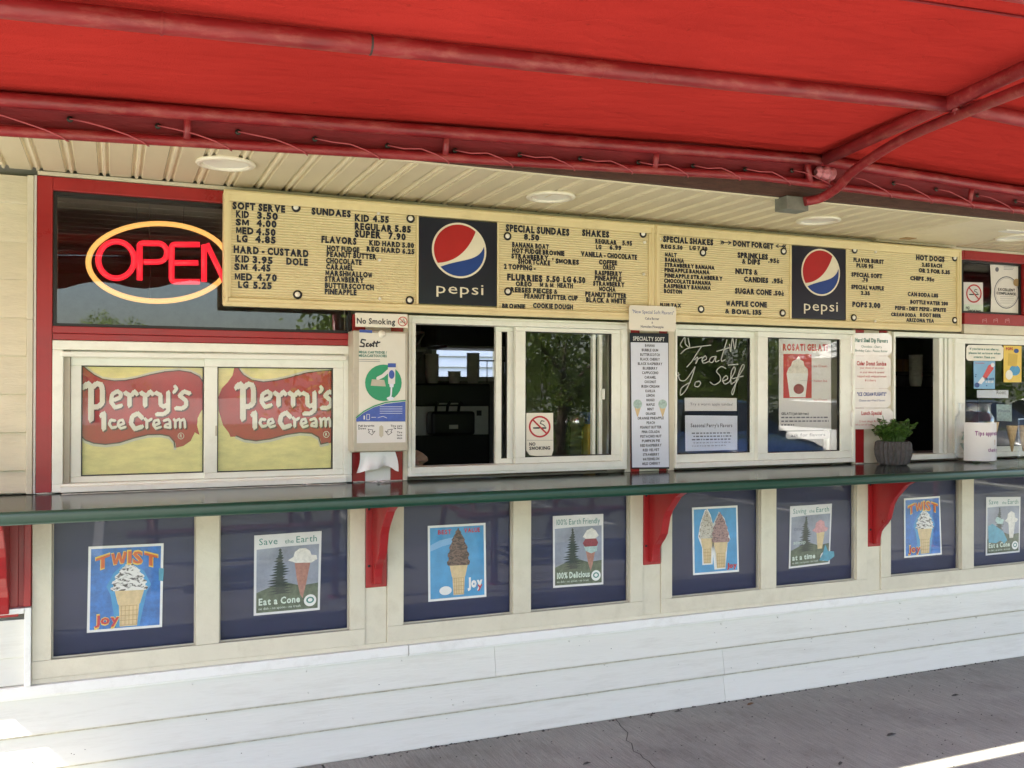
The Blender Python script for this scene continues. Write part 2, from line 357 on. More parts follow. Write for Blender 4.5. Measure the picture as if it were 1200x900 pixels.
M('tyre', (.02, .02, .02), .8); M('rim_alloy', (.5, .5, .52), .25, metal=1); M('car_blue', (.03, .06, .16), .25, .05, 3, coat=1.0); M('car_white', (.7, .7, .68), .3, .03, 3, coat=1.0); M('car_grey', (.08, .085, .095), .25, .05, 3, coat=1.0)
M('car_glass', (.01, .012, .014), .04, spec=.8); M('lamp_glass', (.7, .7, .68), .1, spec=.8); M('tail_red', (.4, .02, .02), .2)
M('neighbour_siding', (.42, .44, .46), .5, .03, 3); M('shingle', (.10, .10, .11), .9, .3, 12); M('tent_white', (.8, .8, .78), .7, .04, 3)
M('utility_wood', (.12, .09, .06), .9, .3, 8); M('wire', (.02, .02, .02), .6); M('lawn', (.05, .10, .02), .95, .4, 3)
M('neon_red', (.35, .01, .02), .4, emit=(1.0, .018, .035), es=.18); M('neon_amber', (.4, .22, .06), .4, emit=(1.0, .50, .13), es=.155)
M('crack_dirt', (.05, .045, .04), .95); M('shade_grime', (.50, .46, .36), .8, .4, 30); glass('pane', refl=.037, dust=.003); glass('panel_glass', refl=.009, dust=.003); glass('jar_glass', refl=.03, dust=.006); glass('acrylic', refl=.03, dust=.01)

def canvas():
    m = bpy.data.materials.new('awning_canvas'); m.use_nodes = True; nt = m.node_tree; N = nt.nodes; L = nt.links
    N.remove(N['Principled BSDF']); out = N['Material Output']
    tc = N.new('ShaderNodeTexCoord'); nz = N.new('ShaderNodeTexNoise'); nz.inputs['Scale'].default_value = 1.3; nz.inputs['Detail'].default_value = 6
    L.new(tc.outputs['Object'], nz.inputs['Vector'])
    cr = N.new('ShaderNodeValToRGB'); cr.color_ramp.elements[0].position = .3; cr.color_ramp.elements[1].position = .7
    cr.color_ramp.elements[0].color = (.34, .026, .021, 1); cr.color_ramp.elements[1].color = (.42, .034, .027, 1); L.new(nz.outputs['Fac'], cr.inputs[0])
    d = N.new('ShaderNodeBsdfDiffuse'); t = N.new('ShaderNodeBsdfTranslucent'); L.new(cr.outputs[0], d.inputs[0]); L.new(cr.outputs[0], t.inputs[0])
    w = N.new('ShaderNodeTexNoise'); w.inputs['Scale'].default_value = 3; mp = N.new('ShaderNodeMapping'); mp.inputs['Scale'].default_value = (1, 3.5, 1)
    mp.inputs['Rotation'].default_value = (0, 0, .5); L.new(tc.outputs['Object'], mp.inputs[0]); L.new(mp.outputs[0], w.inputs['Vector'])
    fine = N.new('ShaderNodeTexNoise'); fine.inputs['Scale'].default_value = 240; L.new(tc.outputs['Object'], fine.inputs['Vector'])
    cz = N.new('ShaderNodeTexVoronoi'); cz.feature = 'DISTANCE_TO_EDGE'; cz.inputs['Scale'].default_value = 2.3; m9 = N.new('ShaderNodeMapping'); m9.inputs['Scale'].default_value = (.5, 1.6, 1)
    wp = N.new('ShaderNodeTexNoise'); wp.inputs['Scale'].default_value = 4; ax = N.new('ShaderNodeMix'); ax.data_type = 'VECTOR'; ax.inputs['Factor'].default_value = .22; L.new(tc.outputs['Object'], wp.inputs['Vector']); L.new(tc.outputs['Object'], ax.inputs['A']); L.new(wp.outputs['Color'], ax.inputs['B']); L.new(ax.outputs['Result'], m9.inputs[0]); L.new(m9.outputs[0], cz.inputs['Vector'])
    lim = N.new('ShaderNodeMapRange'); lim.inputs['From Max'].default_value = .02; lim.inputs['To Max'].default_value = 1; L.new(cz.outputs['Distance'], lim.inputs['Value'])
    hs = N.new('ShaderNodeMath'); hs.operation = 'MULTIPLY_ADD'; hs.inputs[1].default_value = .10; L.new(fine.outputs['Fac'], hs.inputs[0]); L.new(w.outputs['Fac'], hs.inputs[2])
    h2 = N.new('ShaderNodeMath'); h2.operation = 'MULTIPLY_ADD'; h2.inputs[1].default_value = .05; L.new(lim.outputs[0], h2.inputs[0]); L.new(hs.outputs[0], h2.inputs[2])
    bp = N.new('ShaderNodeBump'); bp.inputs['Strength'].default_value = .7; bp.inputs['Distance'].default_value = .04; L.new(h2.outputs[0], bp.inputs['Height'])
    sp = N.new('ShaderNodeTexNoise'); sp.inputs['Scale'].default_value = 26; sp.inputs['Detail'].default_value = 8; L.new(tc.outputs['Object'], sp.inputs['Vector']); sr = N.new('ShaderNodeMapRange'); sr.inputs['From Min'].default_value = .66; sr.inputs['From Max'].default_value = .76; sr.inputs['To Max'].default_value = .55; L.new(sp.outputs['Fac'], sr.inputs['Value'])
    sm_ = N.new('ShaderNodeMix'); sm_.data_type = 'RGBA'; L.new(sr.outputs[0], sm_.inputs['Factor']); L.new(cr.outputs[0], sm_.inputs['A']); sm_.inputs['B'].default_value = (.16, .02, .015, 1); L.new(sm_.outputs['Result'], d.inputs[0]); L.new(sm_.outputs['Result'], t.inputs[0])
    L.new(bp.outputs[0], d.inputs['Normal']); L.new(bp.outputs[0], t.inputs['Normal'])
    mx = N.new('ShaderNodeMixShader'); mx.inputs[0].default_value = .030; L.new(d.outputs[0], mx.inputs[1]); L.new(t.outputs[0], mx.inputs[2]); L.new(mx.outputs[0], out.inputs[0])
    MATS['awning_canvas'] = m
canvas()
def ribbed(name, base, axis, freq, amt, bumps):
    """M() plus fine parallel grooves (letter-board ribs, vent slots)"""
    m = M(name, *base); nt = m.node_tree; N = nt.nodes; L = nt.links; b = N['Principled BSDF']
    tc = N.new('ShaderNodeTexCoord'); w = N.new('ShaderNodeTexWave'); w.bands_direction = axis; w.inputs['Scale'].default_value = freq; w.inputs['Distortion'].default_value = 0
    L.new(tc.outputs['Object'], w.inputs['Vector']); lk = b.inputs['Base Color'].links[0].from_socket
    mr = N.new('ShaderNodeMapRange'); mr.inputs['To Min'].default_value = 1-amt; mr.inputs['To Max'].default_value = 1.0; L.new(w.outputs['Fac'], mr.inputs['Value'])
    mx = N.new('ShaderNodeMix'); mx.data_type = 'RGBA'; mx.blend_type = 'MULTIPLY'; mx.inputs['Factor'].default_value = 1; L.new(lk, mx.inputs['A']); L.new(mr.outputs[0], mx.inputs['B']); L.new(mx.outputs['Result'], b.inputs['Base Color'])
    bp = N.new('ShaderNodeBump'); bp.inputs['Strength'].default_value = bumps; bp.inputs['Distance'].default_value = .003; L.new(w.outputs['Fac'], bp.inputs['Height']); L.new(bp.outputs[0], b.inputs['Normal'])
    return m
ribbed('letter_board', ((.84, .72, .41), .45, .05, 4), 'Z', 30, .16, .8)
ribbed('vent_vinyl', ((.84, .75, .52), .5, .05, 3), 'DIAGONAL', 45, .16, 1.0)
def concrete(name, c, amt=1.0):
    m = M(name, c, .85, .16, 1.6, bump=.0, dirt=(.10, .09, .085), dirt_amt=.5*amt, dirt_scale=2.5, island=.08); nt = m.node_tree; N = nt.nodes; L = nt.links; b = N['Principled BSDF']
    tc = N.new('ShaderNodeTexCoord'); mp = N.new('ShaderNodeMapping'); mp.inputs['Scale'].default_value = (1, .06, 1); mp.inputs['Rotation'].default_value = (0, 0, -.12); L.new(tc.outputs['Object'], mp.inputs[0])
    n = N.new('ShaderNodeTexNoise'); n.inputs['Scale'].default_value = 130; n.inputs['Detail'].default_value = 3; L.new(mp.outputs[0], n.inputs['Vector'])
    n2 = N.new('ShaderNodeTexNoise'); n2.inputs['Scale'].default_value = 190; n2.inputs['Detail'].default_value = 3; L.new(tc.outputs['Object'], n2.inputs['Vector'])
    ad = N.new('ShaderNodeMath'); ad.operation = 'ADD'; L.new(n.outputs['Fac'], ad.inputs[0]); L.new(n2.outputs['Fac'], ad.inputs[1])
    lk = b.inputs['Base Color'].links[0].from_socket; mr = N.new('ShaderNodeMapRange'); mr.inputs['From Min'].default_value = .7; mr.inputs['From Max'].default_value = 1.3; mr.inputs['To Min'].default_value = .72; mr.inputs['To Max'].default_value = 1.18
    L.new(ad.outputs[0], mr.inputs['Value']); mx = N.new('ShaderNodeMix'); mx.data_type = 'RGBA'; mx.blend_type = 'MULTIPLY'; mx.inputs['Factor'].default_value = 1
    L.new(lk, mx.inputs['A']); L.new(mr.outputs[0], mx.inputs['B']); L.new(mx.outputs['Result'], b.inputs['Base Color'])
    bp = N.new('ShaderNodeBump'); bp.inputs['Strength'].default_value = .7; bp.inputs['Distance'].default_value = .004; L.new(ad.outputs[0], bp.inputs['Height']); L.new(bp.outputs[0], b.inputs['Normal'])
concrete('concrete', (.33, .32, .28)); concrete('asphalt', (.215, .225, .18), .5)
def swirl(name, a, bcol, sc=9, thr=.5):
    m = bpy.data.materials.new(name); m.use_nodes = True; nt = m.node_tree; N = nt.nodes; L = nt.links; b = N['Principled BSDF']; b.inputs['Roughness'].default_value = .5
    tc = N.new('ShaderNodeTexCoord'); n = N.new('ShaderNodeTexNoise'); n.inputs['Scale'].default_value = sc; n.inputs['Detail'].default_value = 3; n.inputs['Distortion'].default_value = 1.6
    mp = N.new('ShaderNodeMapping'); mp.inputs['Scale'].default_value = (1, 1, 2.2); mp.inputs['Rotation'].default_value = (0, .5, 0); L.new(tc.outputs['Object'], mp.inputs[0]); L.new(mp.outputs[0], n.inputs['Vector'])
    cr = N.new('ShaderNodeValToRGB'); cr.color_ramp.elements[0].position = thr-.05; cr.color_ramp.elements[1].position = thr+.05; cr.color_ramp.elements[0].color = (*a, 1); cr.color_ramp.elements[1].color = (*bcol, 1)
    L.new(n.outputs['Fac'], cr.inputs[0]); L.new(cr.outputs[0], b.inputs['Base Color']); MATS[name] = m
swirl('swirl_twist', (.72, .70, .66), (.07, .06, .05), 34, .55); swirl('swirl_choc', (.05, .028, .02), (.17, .10, .075), 40); swirl('swirl_sprinkle', (.40, .24, .22), (.05, .03, .035), 90, .55); swirl('swirl_vanilla', (.55, .50, .42), (.25, .22, .17), 60, .55)

# ================================================================ SETTING
# ground: one wide asphalt sheet, concrete walk in slabs above it
g = MB().add([(-120, -150, -.12), (140, -150, -.12), (140, 90, -.12), (-120, 90, -.12)], [(0, 1, 2, 3)]).build('ground', 'asphalt'); tag(g, kind='structure')
walk = bpy.data.objects.new('sidewalk', None); COL.objects.link(walk); tag(walk, kind='structure')
MB().box(-9, 14, -4.9, .02, -.118, -.03).build('base_course', 'concrete', walk)
xs = [-9, -6.4, -4.0, -1.6, .8, 3.2+1.6, 7.2, 9.6, 12, 14]
for i in range(len(xs)-1):
    for j, (y0, y1) in enumerate(((-4.9, -2.0), (-2.0, .02))):
        MB().box(xs[i]+.004, xs[i+1]-.004, y0+.004, y1-.004, -.029, 0).build('slab', 'concrete', walk, bevel=.004)
# crack in the walk: a thin dark groove filled with grit
rn = random.Random(3)
def crack(pts):
    m = MB(); w = .0022
    for i in range(len(pts)-1):
        (a, b), (c, d) = pts[i], pts[i+1]; m.add([(a-w, b, .0015), (a+w, b, .0015), (c+w*.8, d, .0015), (c-w*.8, d, .0015)], [(0, 1, 2, 3)])
    return m
pts = [(2.19, 0)]
for k in range(36): pts.append((pts[-1][0]-.009+rn.uniform(-.020, .020), pts[-1][1]-.04))
crack(pts).build('crack', 'crack_dirt', walk)
tag(MB().box(-120, 140, -40, -13, -.118, -.08).build('lawn', 'lawn'), kind='structure')
# the stretch of painted bay lines in the lot
bays = bpy.data.objects.new('parking_lot_markings', None); COL.objects.link(bays); tag(bays, kind='structure')
M('line_paint', (.7, .69, .64), .7, .15, 10)
for k in range(8): MB().box(-6+k*2.9, -5.9+k*2.9, -11.5, -6.2, -.119, -.114).build('bay_line', 'line_paint', bays)

# ================================================================ THE STAND (building)
B = thing('ice_cream_stand', 'long walk-up stand with white lap siding, red trim and serving windows', 'building')
XL, XR = -2.216, 8.2
ZS = 2.355
def board(x0, x1, z0, z1, mat, t=.016, yb=0.0, name='siding_board'):
    prof = [(yb-.002, z1), (yb-t, z0+.004), (yb-t, z0-.003), (yb-t+.004, z0-.006), (yb, z0-.006), (yb, z1)]
    MB().prism_x([(p[0], p[1]) for p in prof], x0, x1).build(name, mat, B)
    if mat == 'white_siding' and z1 < .42: MB().box(x0, x1, yb-t*.8, yb-.0005, z0-.0112, z0-.0065).build('shade_grime_line', 'shade_grime', B)  # brownish strip paints in the lip's shade along with some grime
zb = [.403, .274, .143, .006]
for i in range(3):
    if i == 0: cuts = [XL, -.9, 1.57, 5.2, XR]
    elif i == 1: cuts = [XL, 2.79, 6.4, XR]
    else: cuts = [XL, 2.796, 6.402, XR]
    for k in range(len(cuts)-1):
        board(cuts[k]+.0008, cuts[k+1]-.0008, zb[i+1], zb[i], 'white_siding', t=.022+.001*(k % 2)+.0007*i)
# sill ledge above the lower siding
for a, b in ((XL, 1.165), (1.168, 4.9), (4.903, XR)):
    MB().box(a, b, -.030, .0, .412, .452).build('ledge_board', 'white_trim', B, bevel=.003)
    MB().box(a, b, -.020, .0, .4035, .4115).build('ledge_batten', 'white_trim', B)
m = MB(); rn = random.Random(31)
for zz_ in (.388, .259, .128, .30, .17):
    x = -.5+rn.uniform(0, .3)
    while x < 5.2:
        if rn.random() < .42:
            q = x+rn.uniform(-.03, .03); m.lathe((q, -.0185-(.4-zz_) % .13*.03, zz_), [(.0001, -.0035), (.0028, -.003), (.0032, .004)], 6, 'y')
        x += .405
o = m.build('nail_heads', 'caulk', B); o['kind'] = 'stuff'
m = MB()
for k in range(45):
    q, w_ = rn.uniform(-.4, 5.0), rn.uniform(.001, .0028); zc = rn.choice([rn.uniform(.02, .12), rn.uniform(.16, .26), rn.uniform(.29, .39)]); yy = -.0262
    m.add([(q-w_, yy, zc), (q, yy, zc-w_), (q+w_*1.3, yy, zc), (q, yy, zc+w_*.8)], [(0, 1, 2, 3)])
o = m.build('dirt_specks', 'crack_dirt', B); o['kind'] = 'stuff'
# left of the panels: boards, white stop
for z0, z1 in ((.453, .556), (.556, .694)): board(XL, -.298, z0+.006 if z0 > .46 else z0+.007, z1, 'white_siding', t=.012)
MB().box(-.297, -.275, -.034, 0, .453, .742).build('edge_trim', 'white_trim', B, bevel=.002)
MB().box(XL, -.2975, -.036, 0, .722, .742).build('edge_trim', 'white_trim', B, bevel=.002)
# upper left cream siding
z = 1.157; zz = [1.157]+[1.242+.1405*k for k in range(8)]+[2.33]
for k in range(len(zz)-1):
    if zz[k+1]-zz[k] > .02: board(XL, -.296, zz[k]+(.008 if k == 0 else .006), zz[k+1], 'cream_siding', t=.013)
MB().box(-.294, -.274, -.030, 0, 1.157, 1.80).build('corner_trim', 'cream_trim', B, bevel=.002)
MB().box(-.2945, -.2735, -.031, 0, 1.8005, 2.33).build('corner_trim', 'cream_trim', B, bevel=.002)
MB().box(-.2725, -.2645, -.022, 0, 1.157, 2.333).build('trim_bead', 'white_trim', B)
# solid wall behind everything, with the openings left free
def backing(x0, x1, z0, z1): MB().box(x0, x1, .055, .12, z0, z1).build('wall', 'wall_board', B)
backing(XL, XR, 0, 1.155)
backing(XL, -.2, 1.156, 2.46)
backing(-.199, .915, 1.68, 1.775); backing(-.199, XR, 2.295, 2.46)
backing(.916, 1.195, 1.156, 2.294); backing(1.196, 4.41, 1.85, 2.294)
backing(2.17, 2.505, 1.156, 1.849); backing(3.53, 3.885, 1.156, 1.849)
backing(4.411, 5.45, 1.85, 1.97); backing(5.3, XR, 1.156, 1.849); backing(5.451, XR, 1.85, 2.294)
# plain clad wall to the right, outside the picture
k = 1.160
while k < 2.30: board(5.62, XR, k+.006, k+.14, 'cream_siding', t=.013); k += .14
# ---- red transom frames
def red(x0, x1, z0, z1, y=-.024, n='red_board'): MB().box(x0, x1, y, 0, z0, z1).build(n, 'red_paint', B, bevel=.002)
red(-.263, -.2105, 1.16, 2.333)                       # left jamb
red(-.2100, 4.409, 2.283, 2.333)                      # head
red(-.2095, .921, 1.752, 1.778, -.028); red(-.2095, .921, 1.727, 1.7515, -.022)
red(4.4102, 5.60, 2.285, 2.336); red(4.4102, 5.60, 1.921, 1.984); red(4.887, 4.925, 1.9845, 2.2845); red(5.55, 5.598, 1.9845, 2.2845)
MB().box(4.411, 5.60, -.02, 0, 1.866, 1.9205).build('cream_board', 'cream_trim', B, bevel=.002)
MB().box(-.262, XR, -.018, 0, 2.3365, 2.351).build('head_trim', 'cream_trim', B)
MB().box(-.2, 5.6, -.010, 0, 2.3335, 2.3362).build('head_trim', 'white_trim', B)
# transom sashes
def fixed_window(o, seal=.012, yg=.012, nm='transom_window'):
    w = bpy.data.objects.new(nm, None); COL.objects.link(w); w.parent = B
    i = (o[0]+seal, o[1]-seal, o[2]+seal, o[3]-seal)
    MB().ring(o, i, -.004, .05).build('frame', 'dark_seal', w)
    MB().box(i[0], i[1], yg, yg+.005, i[2], i[3]).build('pane', 'pane', w)
    return w
fixed_window((-.2098, .916, 1.7785, 2.2825)); fixed_window((4.4105, 4.8865, 1.9845, 2.2845)); fixed_window((4.9255, 5.5495, 1.9845, 2.2845))
# ---- sliding windows
def sash(w, o, g, y0, y1, mat='vinyl', pane=True, nm='sash'):
    s = MB().ring(o, g, y0, y1).build(nm, mat, w, bevel=.0025)
    MB().ring((g[0]-.0005, g[1]+.0005, g[2]-.0005, g[3]+.0005), (g[0]+.004, g[1]-.004, g[2]+.004, g[3]-.004), (y0+y1)/2-.006, (y0+y1)/2+.008).build('gasket', 'dark_seal', w)
    if pane: MB().box(g[0]+.001, g[1]-.001, (y0+y1)/2, (y0+y1)/2+.004, g[2]+.001, g[3]-.001).build('pane', 'pane', w)
def slider(outer, label=None):
    w = bpy.data.objects.new('sliding_window', None); COL.objects.link(w); w.parent = B
    if label: w['label'] = label
    return w
# window 1 (banner window)
w = slider(1, 'white sliding window with a yellow and red ice cream banner in each pane')
MB().ring((-.209, .917, 1.159, 1.7255), (-.172, .882, 1.19, 1.69), -.030, .05).build('frame', 'vinyl', w, bevel=.003)
MB().box(-.180, .888, -.050, -.0305, 1.664, 1.683).build('track_rail', 'vinyl', w, bevel=.003)
MB().box(-.181, .888, -.056, -.0305, 1.160, 1.182).build('sill', 'vinyl', w, bevel=.003)
MB().box(-.1715, -.150, -.006, .03, 1.1905, 1.6895).build('channel', 'dispenser_grey', w)
sash(w, (-.149, .3535, 1.1905, 1.6895), (-.112, .330, 1.2135, 1.633), .004, .03)
sash(w, (.3295, .8815, 1.191, 1.689), (.3785, .839, 1.2145, 1.633), -.024, .0035)
MB().box(.371, .377, -.030, -.0245, 1.36, 1.40).build('latch', 'dispenser_grey', w)
# window 2 (open serving window)
w = slider(1, 'white sliding window left open beside a no smoking decal')
MB().ring((1.160, 2.230, 1.172, 1.863), (1.190, 2.198, 1.212, 1.828), -.034, .05).build('frame', 'vinyl', w, bevel=.003)
MB().ring((1.172, 2.218, 1.184, 1.851), (1.1895, 2.1985, 1.2115, 1.8285), -.040, -.0345).build('frame_bead', 'vinyl', w, bevel=.002)
sash(w, (1.580, 1.668, 1.2125, 1.8275), (1.6085, 1.6365, 1.235, 1.806), .012, .036, pane=False)
sash(w, (1.660, 2.1975, 1.213, 1.827), (1.709, 2.152, 1.240, 1.808), -.026, .0)
MB().box(2.07, 2.086, .012, .036, 1.2132, 1.8268).build('rear_stile', 'vinyl', w, bevel=.002)
MB().box(2.105, 2.122, .012, .036, 1.2132, 1.8268).build('rear_stile', 'vinyl', w, bevel=.002)
MB().box(2.114, 2.128, -.001, .010, 1.50, 1.55).build('latch', 'vinyl', w)
# window 3
w = slider(1, 'white sliding window with white script lettering and paper signs')
MB().ring((2.498, 3.612, 1.166, 1.863), (2.507, 3.596, 1.19, 1.842), -.034, .05).build('frame', 'vinyl', w, bevel=.003)
sash(w, (2.5075, 3.012, 1.1905, 1.8415), (2.514, 2.966, 1.230, 1.809), .004, .03)
sash(w, (2.988, 3.5955, 1.191, 1.841), (3.050, 3.519, 1.227, 1.813), -.026, .0025)
MB().box(3.455, 3.475, .006, .030, 1.1912, 1.8408).build('rear_stile', 'vinyl', w, bevel=.002)
# window 4 (open, with the jar in front)
w = slider(1, 'white sliding window left open behind the planter and tip jar')
MB().ring((3.879, 5.30, 1.166, 1.863), (3.892, 5.26, 1.196, 1.838), -.034, .05).build('frame', 'vinyl', w, bevel=.003)
for a, b in ((4.234, 4.262), (4.278, 4.292), (4.305, 4.336)): MB().box(a, b, -.010, .034, 1.1965, 1.8375).build('jamb_stile', 'vinyl', w, bevel=.002)
sash(w, (4.337, 5.0, 1.1965, 1.8375), (4.414, 4.950, 1.226, 1.810), -.026, .0)
sash(w, (5.001, 5.2595, 1.1965, 1.8375), (5.03, 5.23, 1.226, 1.810), .004, .03)
# ---- pillars between the windows
def post(x0, x1, z0, z1, mat, y=-.012, n='pillar_board'): MB().box(x0, x1, y, 0, z0, z1).build(n, mat, B, bevel=.002)
post(.9215, .9765, 1.156, 1.86, 'red_paint', -.016); post(.977, 1.088, 1.156, 1.86, 'white_trim', -.012); post(1.0885, 1.140, 1.156, 1.86, 'red_paint', -.016); post(1.1405, 1.1595, 1.156, 1.868, 'cream_trim', -.022)
post(2.2305, 2.262, 1.156, 1.868, 'cream_trim', -.010); post(2.2625, 2.31, 1.156, 1.868, 'red_paint'); post(2.3105, 2.42, 1.156, 1.868, 'cream_trim', -.009); post(2.4205, 2.462, 1.156, 1.868, 'red_paint'); post(2.4625, 2.4975, 1.156, 1.868, 'cream_trim', -.020)
post(3.6125, 3.628, 1.156, 1.868, 'cream_trim', -.018); post(3.6285, 3.690, 1.156, 1.868, 'red_paint', -.014); post(3.6905, 3.800, 1.156, 1.868, 'cream_trim', -.008); post(3.8005, 3.850, 1.50, 1.868, 'red_paint', -.014); post(3.8505, 3.8785, 1.156, 1.868, 'cream_trim', -.018)
post(3.8005, 3.850, 1.156, 1.4995, 'cream_trim', -.008)
post(5.301, 5.62, 1.156, 1.868, 'cream_trim', -.012)
for x0, x1 in ((-.262, -.2), (.925, .972), (.985, 1.137), (3.63, 3.69)): MB().tube([(x0, -.018, 1.1565), ((x0+x1)/2, -.022, 1.158), (x1, -.018, 1.1562)], .0035, 5).build('caulk_bead', 'caulk', B)
MB().tube([(-.175+.0443*i, -.060-.002*math.sin(i*1.7), 1.1555) for i in range(25)], .0022, 5).build('caulk_bead', 'caulk', B)
# ---- lower panels
PX = [(-.208, .301), (.391, .913), (1.147, 1.656), (1.745, 2.260), (2.493, 3.019), (3.115, 3.642), (3.880, 4.403), (4.496, 5.02)]
ZB, ZT = .537, 1.108
posts = [(-.2745, -.208), (.301, .391), (.913, .979), (1.075, 1.147), (1.656, 1.745), (2.260, 2.330), (2.430, 2.493), (3.019, 3.115), (3.642, 3.718), (3.808, 3.880), (4.403, 4.496), (5.02, 5.10)]
for a, b in posts: MB().box(a+.0006, b-.0006, -.014, .03, ZB+.0006, ZT).build('panel_post', 'cream_trim', B, bevel=.002)
for a, b in ((-.2745, .9785), (1.0755, 2.3295), (2.4305, 3.7175), (3.8085, 5.10)): MB().box(a, b, -.0142, .03, .4705, ZB).build('panel_rail', 'cream_trim', B, bevel=.002)
for a, b in ((.9795, 1.0745), (2.3305, 2.4295), (3.7185, 3.8075)): MB().box(a, b, -.006, .03, .4555, ZT).build('pilaster', 'cream_trim', B, bevel=.002)
MB().box(-.2745, 5.10, -.012, .03, .4525, .4700).build('base_rail', 'cream_trim', B)
MB().box(-.2745, 5.10, -.006, .03, 1.1085, 1.1545).build('top_rail', 'cream_trim', B)
board(5.101, XR, .46, .60, 'white_siding'); [board(5.101, XR, .60+.14*k, .74+.14*k, 'white_siding') for k in range(4)]
for a, b in PX:
    w = bpy.data.objects.new('panel_window', None); COL.objects.link(w); w.parent = B
    MB().box(a, b, .030, .045, ZB-.02, ZT+.02).build('backing_board', 'navy_board', w)
    MB().box(a+.0005, b-.0005, .012, .016, ZB+.0005, ZT-.0005).build('pane', 'panel_glass', w)
    MB().ring((a+.0007, b-.0007, ZB+.0007, ZT-.0007), (a+.005, b-.005, ZB+.006, ZT-.004), .004, .0115).build('bead', 'dispenser_grey', w)
# red backing left of the first panel
MB().box(-.9, -.2755, -.008, .02, .7425, 1.11).build('red_board', 'red_paint', B)
MB().box(-.30, -.2765, -.030, -.0085, .745, 1.108).build('red_board', 'red_paint', B, bevel=.002)
# ---- soffit: vented panels, each with its raised rib
pitch = .1134; x = XL+.008
prof = [(0, 0), (.004, .010), (.012, .010), (.016, -.002), (.024, -.002), (.028, .010), (.036, .010), (.040, 0), (pitch-.001, 0)]
x = -.3-.1134*17+.018
first = None
while x < XR-.1:
    if not (3.72 < x < 4.20):
        if first is None:
            m = MB()
            P = [(a, -b) for a, b in prof]
            # profile in x,z ; underside at ZS, ribs recessed upward
            lower = [(a, ZS+b) for a, b in prof]; n = len(lower)
            vs = [(a, -.700, c) for a, c in lower]+[(a, -.002, c) for a, c in lower]
            m.add(vs, [(i, i+1, i+1+n, i+n) for i in range(n-1)])
            first = m.build('soffit_panel', 'vent_vinyl', B); first.location = (x, 0, 0); first.data.materials.append(MATS['soffit_vinyl'])
            for q in first.data.polygons: q.material_index = 1 if q.index < n-2 else 0
        else:
            o = first.copy(); COL.objects.link(o); o.location = (x, 0, 0)
    x += pitch
xa = -.3+.1134*34+.018
MB().box(3.72+.02, 4.315, -.700, -.002, ZS-.004, ZS+.006).build('soffit_patch_panel', 'soffit_vinyl', B, bevel=.003)
MB().box(3.74, 4.315, -.05, -.003, ZS-.016, ZS-.0045).build('soffit_batten', 'cream_trim', B)
MB().box(3.83, 3.90, -.17, -.12, ZS-.0075, ZS-.0042).build('brown_tape', 'kraft', B)
MB().box(4.1, 4.24, -.55, -.5, ZS-.0095, ZS-.0042).build('vent_strip', 'white_trim', B)
MB().box(XL, XR, -.712, -.7005, ZS-.006, ZS+.014).build('soffit_channel', 'soffit_vinyl', B)
MB().box(XL, XR, -.740, -.7125, ZS-.001, ZS+.10).build('fascia_board', 'fascia_wood', B)
MB().box(XL, XR, -.80, 5.2, 2.5605, 2.70).build('roof', 'roofing', B)
MB().box(XL, XR, -.7395, 5.2, ZS+.1005, 2.56).build('roof_deck', 'roofing', B)
MB().box(XL, XR, -.93, -.8005, 2.562, 2.575).build('sun_block_board', 'red_paint', B)  # unseen board added to keep sun out of the awning gap
# ---- the room inside
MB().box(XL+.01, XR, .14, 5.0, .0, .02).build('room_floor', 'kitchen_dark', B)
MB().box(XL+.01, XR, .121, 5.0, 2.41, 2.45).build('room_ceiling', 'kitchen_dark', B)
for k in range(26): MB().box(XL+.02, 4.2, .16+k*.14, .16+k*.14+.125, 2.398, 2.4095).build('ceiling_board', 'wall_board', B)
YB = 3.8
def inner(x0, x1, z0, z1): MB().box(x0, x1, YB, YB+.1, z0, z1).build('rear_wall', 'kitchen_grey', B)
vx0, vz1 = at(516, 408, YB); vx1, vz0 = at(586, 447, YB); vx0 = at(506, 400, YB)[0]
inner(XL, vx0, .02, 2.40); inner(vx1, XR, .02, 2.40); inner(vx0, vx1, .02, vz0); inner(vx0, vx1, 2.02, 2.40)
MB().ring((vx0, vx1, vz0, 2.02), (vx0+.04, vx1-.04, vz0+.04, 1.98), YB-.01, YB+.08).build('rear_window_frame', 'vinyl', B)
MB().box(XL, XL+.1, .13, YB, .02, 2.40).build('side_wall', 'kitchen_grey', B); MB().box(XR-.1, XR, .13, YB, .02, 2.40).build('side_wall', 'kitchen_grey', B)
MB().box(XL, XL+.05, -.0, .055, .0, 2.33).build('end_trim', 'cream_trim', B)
MB().box(3.55, 3.62, .9, YB, .02, 2.4).build('partition', 'kitchen_dark', B)

